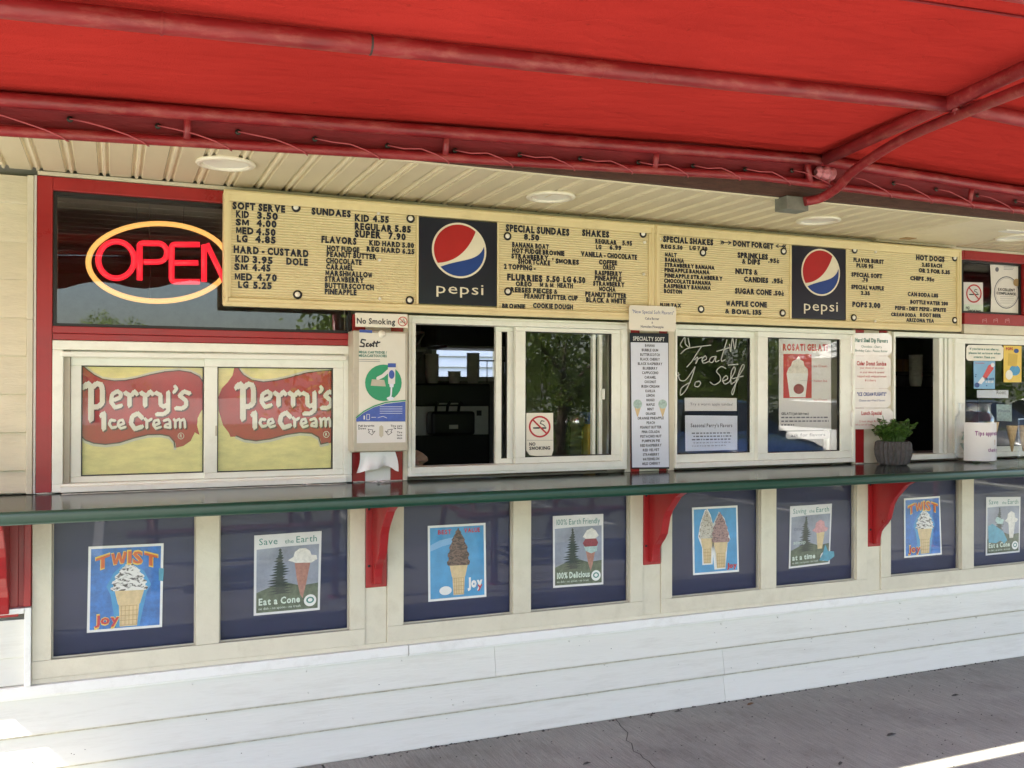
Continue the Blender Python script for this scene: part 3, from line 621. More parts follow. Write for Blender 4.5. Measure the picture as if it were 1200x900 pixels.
# ================================================================ COUNTER
K = thing('serving_counter', 'long dark laminate shelf with a green rounded front edge under the serving windows', 'counter', (0, 0, 1.15))
CX0, CX1 = -1.06, 7.4
MB().box(CX0, CX1, -.535, -.0005, 1.116, 1.155).build('slab', 'counter_laminate', K)
ed = [(-.5355, 1.155), (-.545, 1.1545), (-.553, 1.150), (-.556, 1.143), (-.556, 1.126), (-.553, 1.118), (-.546, 1.1125), (-.5355, 1.112)]
fe = MB().prism_x(ed, CX0, CX1).build('front_edge', 'green_edge', K)
for f in fe.data.polygons: f.use_smooth = abs(f.normal.x) < .5
def bracket(x0, x1, yb=-.014, plate=True):
    s = [(-.0, 1.1115), (-.36, 1.1115), (-.36, 1.098), (-.27, 1.078), (-.225, 1.055), (-.19, 1.02), (-.155, .985), (-.132, .95), (-.120, .91), (-.108, .87), (-.085, .84), (-.058, .815), (-.040, .79), (-.032, .76), (-.028, .725), (-.0, .722)]
    s = [(a+yb, b) for a, b in s]
    o = MB().prism_x(s[::-1], x0+.028, x1-.028).build('bracket', 'red_paint', K, bevel=.004)
    if plate: MB().box(x0, x1, yb, -.0065, .708, 1.1115).build('bracket_plate', 'red_paint', K, bevel=.003)
    for z in (1.04, .80): MB().lathe((x0+.014, yb, z), [(.0001, -.004), (.005, -.004), (.006, 0)], 8, 'y').build('screw', 'screw_ring', K)
bracket(.981, 1.073); bracket(2.332, 2.428); bracket(3.720, 3.806); bracket(-.42, -.318)
bracket(5.15, 5.25); bracket(6.5, 6.6)
MB().box(1.03, 1.14, -.30, -.015, 1.104, 1.1112).build('shim', 'kraft', K); MB().box(2.50, 2.66, -.34, -.10, 1.104, 1.1112).build('shim', 'kraft', K); MB().box(4.1, 4.3, -.34, -.1, 1.104, 1.1112).build('shim', 'kraft', K)

# ================================================================ MENU BOARD
ym = -.10
MN = thing('menu_board', 'cream letter-board menu with two dark cola signs mounted above the serving windows', 'menu board', (2.3, ym, 1.87))
def molding(o, i, y0, y1, nm='frame'): return MB().ring(o, i, y0, y1).build(nm, 'menu_cream', MN, bevel=.004)
Z0, Z1, ZI0, ZI1 = 1.868, 2.322, 1.902, 2.277
MB().box(.395, 4.287, ym+.012, -.0245, 1.88, 2.318).build('cabinet', 'menu_cream', MN)
for a, b in ((.391, 2.3315), (2.3325, 4.290)):
    molding((a, b, Z0, Z1), (a+.029, b-.029, ZI0, ZI1), ym-.012, ym+.0115)
    MB().ring((a+.006, b-.006, Z0+.006, Z1-.006), (a+.018, b-.018, Z0+.018, Z1-.018), ym-.017, ym-.0121).build('frame_bead', 'menu_cream', MN, bevel=.002)
LP = [(.4205, 1.170), (1.545, 2.3015), (2.3615, 3.122), (3.490, 4.2605)]
lps = [MB().box(a, b, ym, ym+.011, ZI0+.0005, ZI1-.0005).build('letter_panel', 'letter_board', MN) for a, b in LP]
for a, b in ((1.1705, 1.180), (1.537, 1.5445), (3.1225, 3.131), (3.481, 3.4895)): MB().box(a, b, ym-.009, ym+.011, ZI0+.0005, ZI1-.0005).build('divider', 'menu_cream', MN, bevel=.002)
V5 = View(260, 220, 5, ym); V6 = View(480, 220, 4, ym); V7 = View(760, 240, 6, ym); V8 = View(920, 240, 4.286, ym)
T1 = [("SOFT SERVE",62,83,370,44),("KID",82,134,158,42),("3.50",207,141,328,42),("SM",80,182,158,40),("4.00",203,187,320,42),("MED",83,229,185,42),("4.50",200,236,315,42),("LG",88,277,150,42),("4.85",195,281,315,42),
 ("HARD - CUSTARD",68,340,508,44),("KID",78,396,160,42),("3.95",180,401,298,42),("DOLE",377,411,503,42),("SM",72,444,150,40),("4.45",178,447,285,42),("MED",75,500,178,42),("4.70",205,504,322,42),("LG",95,548,155,40),("5.25",183,551,292,42),
 ("SUNDAES",525,117,755,42),("KID",778,156,862,42),("4.55",884,162,978,40),("REGULAR",778,205,997,42),("5.85",1013,220,1107,40),("SUPER",778,249,932,42),("7.90",975,263,1077,40),("FLAVORS",583,282,788,42),
 ("KID HARD 5.00",863,308,1125,31),("REG HARD 6.25",848,344,1127,31),("HOT FUDGE",615,339,805,33),("PEANUT BUTTER",613,373,905,33),("CHOCOLATE",610,411,818,33),("CARAMEL",610,447,770,33),("MARSHMALLOW",607,483,880,33),("STRAWBERRY",603,518,832,33),("BUTTERSCOTCH",603,556,890,33),("PINEAPPLE",602,592,788,33)]
T2 = [("SPECIAL SUNDAES",450,172,748,34),("8.50",535,217,607,28),("BANANA BOAT",480,255,652,24),("HOT FUDGE BROWNIE",480,282,725,24),("STRAWBERRY",477,308,650,24),("SHORTCAKE",508,333,658,24),("' SMORES",668,331,793,24),("2 TOPPING -",442,357,590,25),
 ("FLURRIES",457,403,622,32),("5.50",640,413,703,29),("LG 6.50",720,415,823,29),("OREO",497,439,572,23),("M & M",610,444,673,23),("HEATH",692,446,765,23),("REESES PIECES &",473,466,693,24),("PEANUT BUTTER CUP",537,496,787,24),("BROWNIE",433,543,542,23),("COOKIE DOUGH",578,541,765,24),
 ("SHAKES",808,196,935,31),("REGULAR",870,240,970,22),("5.95",997,248,1042,22),("LG",873,267,898,22),("6.99",937,269,992,22),("VANILLA - CHOCOLATE",803,298,1065,24),("COFFEE",887,337,972,23),("OREO",905,362,962,22),("RASPBERRY",868,387,995,23),("PINEAPPLE",867,412,992,23),("STRAWBERRY",860,437,1007,23),("MOCHA",888,463,965,23),("PEANUT BUTTER",823,487,1017,24),("BLACK & WHITE",827,513,1012,24)]
T3 = [("SPECIAL SHAKES",102,219,453,44),("REG 5.50",88,278,238,29),("LG 7.50",287,288,413,29),("MALT",115,335,197,30),("BANANA",115,371,248,30),("STRAWBERRY BANANA",113,407,463,30),("PINEAPPLE BANANA",112,443,428,30),("PINEAPPLE STRAWBERRY",112,482,520,30),("CHOCOLATE BANANA",108,519,437,30),("RASPBERRY BANANA",108,555,437,30),("BOSTON",108,592,235,30),("PLUS TAX",77,690,228,28),
 ("DONT FORGET",593,252,877,40),("SPRINKLES",625,334,838,40),("& DIPS",657,379,783,38),(".95¢",840,376,917,32),("NUTS &",610,447,767,40),("CANDIES",670,505,840,38),(".95¢",867,517,943,34),("SUGAR CONE",607,586,863,40),(".50¢",877,604,950,34),("WAFFLE CONE",545,672,832,40),("& BOWL 135",538,731,793,36)]
T4 = [("FLAVOR BURST",343,266,495,22),("PLUS 95",358,294,442,21),("SPECIAL SOFT",333,339,487,22),(".70",385,367,415,20),("SPECIAL WAFFLE",332,401,495,22),("2.35",380,433,425,20),("POPS 3.00",337,487,477,27),("HOT DOGS",657,251,800,27),("2.85 EACH",687,291,787,20),("OR 2 FOR 5.35",670,319,827,21),
 ("CHIPS .95¢",628,358,748,21),("CAN SODA 1.85",615,438,768,21),("BOTTLE WATER 200",628,478,817,20),("PEPSI - DIET PEPSI - SPRITE",552,508,807,20),("CREAM SODA",532,541,657,19),("ROOT BEER",677,544,783,19),("ARIZONA TEA",608,569,747,19)]
for V, T, lp in ((V5, T1, lps[0]), (V6, T2, lps[1]), (V7, T3, lps[2]), (V8, T4, lps[3])):
    for t, a, b, c, h in T:
        V.text(lp, t, a, b+h*.04, c, h*.86, 'letter_black', 'x', layer=1, gap=.13, depth=.0015)
# the two arrows beside DONT FORGET and the cent bars
V7.strokes(lps[2], [[(508, 264), (572, 267)], [(508, 252), (520, 264), (508, 277)], [(560, 255), (580, 267), (560, 279)], [(520, 255), (532, 265), (520, 277)]], 6, 'letter_black', name='arrow')
V7.strokes(lps[2], [[(900, 290), (962, 294)], [(912, 279), (895, 290), (912, 301)], [(965, 282), (952, 293), (965, 306)], [(952, 281), (940, 292), (952, 305)]], 6, 'letter_black', name='arrow')
V7.strokes(lps[2], [[(907, 374), (903, 412)], [(934, 514), (930, 555)], [(942, 602), (938, 642)]], 3, 'letter_black', name='cent_mark')
def bolt(V, a, b, big=True):
    x, z = V.p(a, b); r = .0135 if big else .009
    if big: MB().lathe((x, ym-.001, z), [(.0001, -.004), (r*1.35, -.004), (r*1.35, 0)], 14, 'y').build('bolt_ring', 'screw_ring', MN)
    MB().lathe((x-.001, ym-.0052, z+.001), [(.0001, -.005), (r*.5, -.0048), (r*.75, -.002), (r*.8, 0), (r*.8, .004)], 12, 'y').build('bolt', 'screw_white', MN)
for a, b in ((434,117),(1105,182),(443,627),(1100,660)): bolt(V5, a, b)
for a, b in ((918,152),(925,424),(925,652)): bolt(V5, a, b, False)
for a, b in ((458,228),(1093,217),(460,487)): bolt(V6, a, b)
for a, b in ((1100,257),(1097,406)): bolt(V6, a, b, False)
for a, b in ((380,338),(947,328),(367,735),(940,762)): bolt(V7, a, b)
bolt(V7, 77, 245, False)
for a, b in ((347,228),(850,268),(343,567),(850,580)): bolt(V8, a, b)
for a, b in ((452,238),(450,586)): bolt(V8, a, b, False)
def cola(x0, x1, cx, cz, rx, rz, V, tx):
    s = MB().box(x0, x1, ym-.006, ym+.010, ZI0+.006, ZI1-.004).build('cola_sign', 'cola_navy', MN, bevel=.002)
    y = ym-.0068; n = 48
    def el(t, k=1.0): return (cx+rx*k*math.cos(t), cz+rz*k*math.sin(t))
    m = MB(); ring = [el(2*math.pi*i/n) for i in range(n)]; m.add([(a, y, b) for a, b in ring], [tuple(range(n))]); m.build('emblem_disc', 'logo_white', s)
    def region(t0, t1, curve, mat, nm):      # arc t0..t1 then back along curve
        arc = [el(t0+(t1-t0)*i/24, .93) for i in range(25)]; pts = arc+curve
        ar = sum(pts[i][0]*pts[(i+1) % len(pts)][1]-pts[(i+1) % len(pts)][0]*pts[i][1] for i in range(len(pts)))
        if ar < 0: pts = pts[::-1]
        MB().add([(a, y-.0008, b) for a, b in pts], [tuple(range(len(pts)))]).build(nm, mat, s)
    def bez(p0, p1, p2, p3, k=14):
        o = []
        for i in range(1, k):
            t = i/k; o.append(tuple((1-t)**3*p0[j]+3*(1-t)**2*t*p1[j]+3*(1-t)*t*t*p2[j]+t**3*p3[j] for j in (0, 1)))
        return o
    U = lambda a, b: (cx+rx*a, cz+rz*b)
    # red: from upper right over the top-left to lower left, closed by the wave
    a0, a1 = R(50), R(212)
    region(a0, a1, bez(el(a1, .93), U(-.05, -.42), U(.38, .12), el(a0, .93)), 'logo_red', 'emblem_red')
    b0, b1 = R(222), R(372)
    region(b0, b1, bez(el(b1, .93), U(.72, -.38), U(.10, -.28), el(b0, .93)), 'logo_blue', 'emblem_blue')
    (a, b, c, h) = tx; vs, fs, W = layout('pepsi', 'r', .18)
    X0, Zb = V.p(a, b+h); X1 = V.p(c, b+h)[0]; Zt = V.p(a, b)[1]
    MB().add([(X0+(X1-X0)*u, y-.0008, Zb+(Zt-Zb)*v/1.0) for u, v in vs], fs).build('lettering', 'logo_white', s)
e = V6.p(231, 295); ex = V6.p(357, 295)[0]-e[0]; ez = e[1]-V6.p(231, 425)[1]
cola(1.1805, 1.5365, e[0], e[1], ex, ez, V6, (123, 444, 343, 50))
e = V8.p(175, 340); ex = V8.p(271, 340)[0]-e[0]; ez = e[1]-V8.p(175, 458)[1]
cola(3.1315, 3.4805, e[0], e[1], ex, ez, V8, (90, 480, 260, 50))

# ================================================================ CEILING LIGHTS
def ceiling_light(x, y, label):
    t = thing('ceiling_light', label, 'light', (x, y, ZS), 'round recessed soffit lights')
    MB().lathe((x, y, ZS), [(.100, .0), (.104, -.006), (.100, -.011), (.088, -.013), (.082, -.009), (.080, .0)], 32).build('trim_ring', 'lamp_rim', t)
    MB().lathe((x, y, ZS), [(.0805, -.009), (.0785, -.0035)], 28).build('reflector', 'lamp_rim', t); MB().lathe((x, y, ZS), [(.079, -.0045), (.05, -.0025), (.02, -.0015), (.0001, -.001)], 24).build('lens', 'lamp_lens', t)
ceiling_light(.366, -.415, 'round white soffit light above the neon sign window')
ceiling_light(1.677, -.355, 'round white soffit light above the first cola sign')
ceiling_light(3.07, -.37, 'round white soffit light near the grey block at the awning joint')
ceiling_light(4.36, -.395, 'round white soffit light at the right edge above the no smoking notice')

# ================================================================ AWNING
AW = thing('awning', 'red canvas awning on painted red steel pipes over the walk', 'awning', (2.6, -1.8, 2.45))
def zr(x): return 2.376+.0381*(x+.303) if x < 2.65 else 2.4885-.0255*(x-2.65)
def zu(x): return 2.387+.0443*(x+.234) if x < 2.6 else 2.5125-.029*(x-2.6)
def zf(x, y): return zr(x)+(zu(x)-zr(x))*(y+.85)/(-.71)
AX0, AX1 = -4.0, 7.6
def fab(x0, x1, cut, dz=0.0, name='canvas'):
    ys = [-.825, -1.0, -1.15, -1.3, -1.40, -1.465, -1.535, -1.70, -1.9, -2.1, -2.3, -2.5, -2.7, -2.9, -3.03]; nx = int((x1-x0)/.18)+1
    xs = sorted([x0+(x1-x0)*i/nx for i in range(nx+1)]+([cut[0], cut[1]] if cut else [])); m = MB(); vs = []
    for a in xs:
        for b in ys:
            sag = -.010*abs(math.sin((b+.85)/.71*math.pi))*(1 if b > -1.56 else .7)
            vs.append((a, b, zf(a, b)+.031+dz+.004*math.sin(a*2.3+b*3)+.003*math.sin(a*6.1-b*9)+.012*max(0, math.sin((b+.86)/.70*math.pi))*(-1 if b > -1.5 else 0)))
    n = len(ys); fs = []
    for i in range(len(xs)-1):
        for j in range(n-1):
            if cut and j == 5 and xs[i] >= cut[0]-1e-6 and xs[i+1] <= cut[1]+1e-6: continue
            fs.append((i*n+j, i*n+j+1, (i+1)*n+j+1, (i+1)*n+j))
    m.add(vs, fs, True); return m.build(name, 'awning_canvas', AW)
fab(AX0, 2.66, (.66, 2.05)); fab(2.60, AX1, None, .004)  # hidden slit added in the left canvas to throw a sun strip below
def pipe(pts, r, nm='pipe', n=14): return MB().tube(pts, r, n).build(nm, 'awning_pipe', AW)
def line(f, y, x0, x1, n=20): return [(x0+(x1-x0)*i/n, y, f(x0+(x1-x0)*i/n)) for i in range(n+1)]
pipe(line(zr, -.85, AX0, 2.66), .0215, 'rail_pipe'); pipe(line(zr, -.85, 2.662, AX1), .0215, 'rail_pipe')
pipe(line(zu, -1.56, AX0, 2.60), .026, 'purlin_pipe'); pipe(line(zu, -1.56, 2.602, AX1), .026, 'purlin_pipe')
pipe(line(lambda x: zf(x, -2.3)-.004, -2.3, AX0, AX1), .024, 'purlin_pipe')
pipe(line(lambda x: zf(x, -3.0), -3.0, AX0, AX1), .026, 'front_pipe')
for a in (-2.2, .1): MB().lathe((a, -1.56, zu(a)), [(.0275, -.004), (.0285, 0), (.0275, .004)], 14, 'x').build('weld', 'awning_pipe', AW)
for px in (434, 500, 704, 760, 1025):
    q = 0
    for it in range(1):
        a = at(px, 60, -1.56)[0]
    MB().lathe((a, -1.56, zu(a)), [(.0262, -.003), (.0272, 0), (.0262, .003)], 14, 'x').build('weld', 'kitchen_dark' if px in (434,) else 'awning_pipe', AW)
def zl(x): return 2.293+.0407*(x+.306) if x < 2.42 else 2.401-.0145*(x-2.42)
pipe(line(zl, -.82, AX0, AX1, 40), .0165, 'lacing_pipe')
# inner flap between the rail and the lacing pipe
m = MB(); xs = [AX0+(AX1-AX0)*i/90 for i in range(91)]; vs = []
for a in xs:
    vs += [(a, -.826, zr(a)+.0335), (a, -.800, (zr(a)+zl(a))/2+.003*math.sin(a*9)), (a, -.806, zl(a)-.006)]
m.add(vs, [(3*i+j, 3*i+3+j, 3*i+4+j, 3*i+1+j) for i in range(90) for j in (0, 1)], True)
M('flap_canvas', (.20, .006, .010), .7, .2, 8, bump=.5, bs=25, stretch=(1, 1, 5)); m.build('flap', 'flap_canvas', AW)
gx = [(-18,132),(82,140),(185,148),(279,155),(369,163),(454,171),(533,179),(609,184),(680,189),(748,192),(812,196),(873,199),(928,200),(997,208),(1047,215),(1097,222),(1145,229),(1190,236),(1232,242)]
for px, py in gx:
    a, z = at(px, py, -.812); z = min(max(z, zl(a)+.028), zr(a)-.012)
    MB().lathe((a, -.812, z), [(.003, -.005), (.009, -.005), (.0095, 0)], 10, 'y').build('grommet', 'grommet', AW)
    b = a+.21; pts = [(a, -.82, z), (a+.05, -.838, z-.010), (a+.11, -.842, zl(a+.11)+.020), (a+.16, -.844, zl(a+.16)+.004), (a+.20, -.838, zl(a+.2)-.012), (a+.215, -.825, zl(a+.2)-.0185), (a+.22, -.808, zl(a+.2)-.016)]
    MB().tube(pts, .0024, 5).build('lace', 'lace_cord', AW)
MB().tube([(AX0+i*.35, -.813, zl(AX0+i*.35)+.020+.004*math.sin(i*2.1)) for i in range(int((.6-AX0)/.35))], .0022, 5).build('lace', 'lace_cord', AW)
for px, py in ((219, 150), (522, 170), (768, 184), (1137, 222)):
    a = at(px, py, -.835)[0]; MB().tube([(a, -.845, zr(a)-.012), (a+.002, -.836, (zr(a)+zl(a))/2), (a, -.83, zl(a)+.006)], .0115, 10).build('strut', 'awning_pipe', AW)
# rafter, bent brace, clamp, tape, block
pipe([(2.680, -.846, zr(2.68)+.004), (2.605, -1.37, zf(2.6, -1.37)), (2.53, -1.9, zf(2.53, -1.9)), (2.45, -2.45, zf(2.45, -2.45)), (2.37, -3.0, zf(2.37, -3.0))], .024, 'rafter_pipe')
pipe([(-1.6, -.846, zr(-1.6)+.002), (-1.6, -1.9, zf(-1.6, -1.9)), (-1.6, -3.0, zf(-1.6, -3.0))], .024, 'rafter_pipe'); pipe([(6.2, -.846, zr(6.2)+.002), (6.2, -3.0, zf(6.2, -3.0))], .024, 'rafter_pipe')
ctrl = [(943, 236, -.775), (962, 232, -.80), (981, 220, -.88), (996, 204, -.97), (1020, 186, -1.08), (1060, 162, -1.26), (1122, 135, -1.56), (1200, 104, -1.93)]
pts = [(*[at(a, b, c)[0]], c, at(a, b, c)[1]) for a, b, c in ctrl]
sm = []
for i in range(len(pts)-1):
    p0 = Vector(pts[max(i-1, 0)]); p1 = Vector(pts[i]); p2 = Vector(pts[i+1]); p3 = Vector(pts[min(i+2, len(pts)-1)])
    for k in range(6):
        t = k/6; sm.append(.5*((2*p1)+(-p0+p2)*t+(2*p0-5*p1+4*p2-p3)*t*t+(-p0+3*p1-3*p2+p3)*t**3))
sm.append(Vector(pts[-1])); sm.append(Vector((2.36, -2.9, sm[-1].z+.02)))
pipe(sm, .0195, 'brace_pipe', 12)
c = Vector(pts[6]); MB().tube([(c.x+.022*math.cos(q)*1.0, c.y-.01, c.z+.022*math.sin(q)+.008) for q in [2*math.pi*i/14 for i in range(14)]], .006, 6, closed=True).build('clamp', 'awning_pipe', AW)
MB().lathe((c.x-.03, c.y-.012, c.z+.012), [(.0001, -.02), (.009, -.02), (.009, .0)], 8, 'y').build('clamp_bolt', 'awning_pipe', AW)
a, z = at(965, 206, -.83)
m = MB(); rn = random.Random(5)
for i in range(9):
    q = 2*math.pi*i/8; 
prof = []
m.lathe((a-.045, -.835, z+.010), [(.012, 0), (.026, .012), (.020, .03), (.031, .05), (.022, .07), (.028, .085), (.012, .10)], 9, 'x', smooth=False); m.build('joint_tape', 'tape_pink', AW)
MB().tube([(2.60, -.845, zr(2.6)-.006), (2.62, -.83, zr(2.6)-.05), (2.63, -.825, zl(2.6)+.0)], .014, 10).build('strut', 'awning_pipe', AW)
MB().tube([(2.70, -.845, zr(2.7)-.006), (2.72, -.83, zr(2.7)-.05), (2.72, -.825, zl(2.7)+.0)], .013, 10).build('strut', 'awning_pipe', AW)
xa, za = at(915, 246, -.74); xb, zb_ = at(943, 226, -.74)
MB().box(xa+.012, xb, -.765, -.685, za+.001, min(zb_, ZS-.0015)).build('support_block', 'block_grey', AW, bevel=.003)
# canvas seam, front valance, posts
MB().tube([(x, -2.14, zf(x, -2.14)+.022) for x in (.2, 1, 1.6, 2.0, 2.4, 3, 4)], .004, 5).build('seam', 'flap_canvas', AW)
m = MB(); n = 116
for i in range(n):
    x0 = AX0+(AX1-AX0)*i/n; x1 = AX0+(AX1-AX0)*(i+1)/n; d0 = .17+.03*math.cos(i*math.pi/3); d1 = .17+.03*math.cos((i+1)*math.pi/3)
    m.add([(x0, -3.034, zf(x0, -3.03)+.028), (x1, -3.034, zf(x1, -3.03)+.028), (x1, -3.036, zf(x1, -3.03)-d1), (x0, -3.036, zf(x0, -3.03)-d0)], [(0, 3, 2, 1)])
m.build('valance', 'awning_canvas', AW)
for a in (-3.9, -1.7, 1.52, 2.79, 6.6, 7.5):
    MB().tube([(a, -3.0, .012), (a, -3.0, zf(a, -3.0)-.02)], .028, 14).build('post', 'awning_pipe', AW); MB().lathe((a, -3.0, .0), [(.06, 0), (.06, .008), (.03, .012)], 14).build('post_foot', 'awning_pipe', AW)

# ================================================================ NEON SIGN
VN = View(0, 200, 4, .085)
NE = thing('neon_sign', 'lit neon sign reading OPEN in red inside an amber oval, behind the upper left pane', 'neon sign', (.4, .085, 2.0))
def vpts(V, lst, dy=0): return [(V.p(*q)[0], V.y+dy, V.p(*q)[1]) for q in lst]
el = [(742+328*math.cos(2*math.pi*i/56), 430-182*math.sin(2*math.pi*i/56)) for i in range(56)]
MB().tube(vpts(VN, el), .0105, 8, closed=True).build('oval_tube', 'neon_amber', NE)
def neon(l, closed=False): MB().tube(vpts(VN, l, -.012), .0112, 8, closed=closed).build('letter_tube', 'neon_red', NE)
def arc(cx, cy, rx, ry, a0, a1, n=10): return [(cx+rx*math.cos(R(a0+(a1-a0)*i/n)), cy-ry*math.sin(R(a0+(a1-a0)*i/n))) for i in range(n+1)]
neon([(545+84*math.cos(2*math.pi*i/30), 420-86*math.sin(2*math.pi*i/30)) for i in range(30)], True)
neon([(654, 515), (654, 352)]+arc(668, 356, 14, 14, 180, 90, 3)+[(740, 343)]+arc(738, 386, 44, 44, 85, -85, 10)+[(672, 430)])
neon([(935, 348), (822, 348)]+arc(818, 362, 14, 14, 90, 180, 3)+[(803, 505)]+arc(818, 508, 14, 14, 180, 270, 3)+[(935, 522)]); neon([(815, 434), (928, 434)])
neon([(955, 522), (955, 352), (968, 345), (1052, 522), (1065, 520), (1065, 345)])
for a, b in ((640, 250), (860, 250), (700, 610)): 
    x, z = VN.p(a, b); MB().tube([(x, .09, z), (x+.004, .10, z+.1), (x-.004, .10, 2.39)], .0015, 4).build('hanging_wire', 'wire', NE)
MB().tube([(.45, .09, 2.18), (.42, .10, 2.27), (.47, .1, 2.3), (.5, .1, 2.22), (.52, .1, 2.39)], .003, 5).build('power_cord', 'wire', NE)

# ================================================================ ICE CREAM BANNERS (window 1)
WID = 1.2
P_ = [([(52,262),(78,238),(100,262),(100,492)], 34), ([(112,262),(138,236),(172,246),(180,280),(180,372),(152,400),(118,402)], 30),
 ([(262,352),(305,335),(312,308),(285,290),(248,312),(240,365),(268,405),(312,392)], 24), ([(340,302),(370,320),(370,392)], 27), ([(384,322),(404,292),(424,312)], 24), ([(452,302),(480,320),(480,392)], 27), ([(494,322),(514,292),(534,312)], 24),
 ([(556,302),(588,318),(588,385),(612,400),(640,380)], 25), ([(642,298),(642,430),(610,452),(562,452)], 25), ([(688,256),(702,272),(682,298)], 20), ([(792,306),(752,292),(722,322),(768,358),(768,392),(740,412),(696,410)], 25)]
I_ = [([(172,462),(190,446),(190,556)], 28), ([(268,498),(238,492),(228,522),(246,548),(276,542)], 17), ([(298,530),(332,518),(322,492),(296,498),(288,528),(308,552),(342,542)], 15), ([(460,478),(428,446),(390,466),(380,515),(408,556),(458,540)], 26),
 ([(478,484),(492,496),(492,548)], 18), ([(502,500),(524,486)], 16), ([(545,530),(580,518),(572,492),(545,498),(537,528),(556,552),(590,542)], 15), ([(612,498),(642,488),(654,500),(656,548)], 16), ([(652,518),(622,526),(618,542),(646,546)], 14),
 ([(682,488),(692,500),(692,546)], 16), ([(698,498),(718,486),(726,500),(726,546)], 15), ([(732,498),(750,486),(758,500),(760,546)], 15)]
P_ = [(a, b*WID) for a, b in P_]; I_ = [(a, b*WID) for a, b in I_]
def banner(V, glass_q, red_pts, outs, f, label, gx0):
    t = thing('window_banner', label, 'banner', (gx0, V.y, 1.4), 'ice cream banners in the left window')
    V.poly(t, glass_q, 'yellow_banner', 0, 'banner_sheet', th=.001)
    V.poly(t, red_pts, 'banner_red', 3, 'ribbon_print')
    V.strokes(t, [outs[0]], 14, 'banner_pale', 4, 'ribbon_outline', dy=2); V.strokes(t, [outs[1]], 18, 'banner_pale', 4, 'ribbon_outline', dy=6)
    V.strokes(t, [outs[0]], 8, 'banner_dark', 5, 'ribbon_outline', dy=12); V.strokes(t, [outs[1]], 9, 'banner_dark', 5, 'ribbon_outline', dy=-6)
    V.strokes(t, P_+I_, 20, 'banner_dark', 6, 'lettering_shadow', dx=9, dy=9, f=f, diamond=True)
    V.strokes(t, P_+I_, 20, 'perry_white', 7, 'lettering', f=f, diamond=True)
    a, b = f(732, 605) if f else (732, 605)
    V.disc(t, a, b, 22, 23, 'perry_white', 7, 'mark', inner=.84); V.text(t, 'R', a-8, b-12, a+9, 24, 'perry_white', 'r', 7)
    return t
VL = View(90, 410, 6, .026)
topL = [(40,100),(75,128),(120,163),(180,193),(260,206),(340,203),(420,188),(520,162),(620,142),(720,134),(800,146),(860,176),(895,222)]
botL = [(690,690),(684,650),(650,612),(590,600),(500,602),(400,626),(300,658),(200,670),(120,662),(60,640),(34,615)]
redL = topL+[(896,400),(868,440),(850,480),(845,530),(862,598),(830,580),(800,640),(750,675)]+botL
banner(VL, [(34,100),(900,100),(900,892),(34,892)], redL, (topL, botL), None, 'yellow banner with a red ribbon and ice cream brand name behind the leftmost pane', -.1)
VR = View(245, 410, 6, .002)
fR = lambda a, b: (235+(a-98)*.927, b*.96+13)
topR = [(205,96),(212,128),(240,163),(300,200),(380,214),(470,204),(560,184),(680,150),(780,137),(870,133)]
botR = [(835,657),(785,668),(770,620),(720,592),(640,587),(540,602),(430,632),(330,645),(250,635),(190,610)]
redR = topR+[(870,652)]+botR+[(150,612),(140,585),(98,530),(68,430),(65,330),(90,270),(130,228),(165,180),(180,110),(182,96)]
banner(VR, [(50,98),(868,98),(868,866),(50,866)], redR, (topR, botR), fR, 'yellow banner with the same red ribbon behind the pane next to the napkin dispenser', .4)

# ================================================================ NAPKIN DISPENSER
yd = -.12
D = thing('napkin_dispenser', 'tall beige napkin dispenser with a green disc on its front, napkin hanging out below', 'dispenser', (1.01, -.06, 1.285))
MB().box(.900, 1.132, yd+.004, -.0165, 1.288, 1.786).build('case', 'dispenser_grey', D, bevel=.005)
MB().prism_x([(yd-.004, 1.292), (-.05, 1.283), (-.05, 1.2875), (yd+.0035, 1.318), (yd-.004, 1.325)], .902, 1.130).build('chin', 'dispenser_grey', D)
MB().box(.9235, 1.120, yd+.0005, yd+.0038, 1.328, 1.778).build('front_cover', 'dispenser_front', D, bevel=.001)
VD = View(410, 360, 4.286, yd)
VD.strokes(D, [[(78,165),(60,162),(55,176),(72,184),(70,198),(50,196)], [(92,182),(84,184),(82,196),(92,196)], [(104,184),(98,190),(102,197),(110,192),(104,184)], [(122,172),(116,196),(120,197)], [(114,182),(128,179)], [(138,172),(132,196),(136,197)], [(130,182),(150,176)]], 7, 'ink', 2, 'brand_script')
VD.poly(D, [(48,112),(112,116),(112,130),(48,126)], 'scott_blue', 2); VD.text(D, "MEGA CARTRIDGE /", 45, 219, 185, 12, 'ink_green', 'b', 2); VD.text(D, "MEGACARTOUCHES", 45, 237, 185, 12, 'ink_green', 'b', 2)
VD.disc(D, 168, 380, 92, 92, 'scott_green', 2)
VD.poly(D, [(110,362),(172,365),(180,398),(104,394)], 'dispenser_grey', 3); VD.strokes(D, [[(140,357),(165,345),(192,320)]], 17, 'paper', 4)
VD.poly(D, [(190,300),(228,300),(226,385),(192,385)], 'paper', 4); VD.poly(D, [(190,282),(230,282),(230,302),(190,302)], 'scott_blue', 5); VD.disc(D, 209, 338, 14, 22, 'scott_blue', 5); VD.poly(D, [(197,385),(220,385),(218,402),(199,402)], 'paper_blue', 5); VD.strokes(D, [[(208,402),(206,440),(200,458)]], 8, 'paper_blue', 5); VD.disc(D, 202, 458, 18, 9, 'paper_blue', 6)
VD.poly(D, [(32,574),(32,560),(70,530),(120,503),(180,485),(278,474),(278,574)], 'scott_blue', 3); VD.strokes(D, [[(32,554),(70,523),(120,497),(180,478),(278,468)]], 6, 'scott_green', 3)
VD.poly(D, [(34,577),(279,577),(279,686),(34,686)], 'paper', 3)
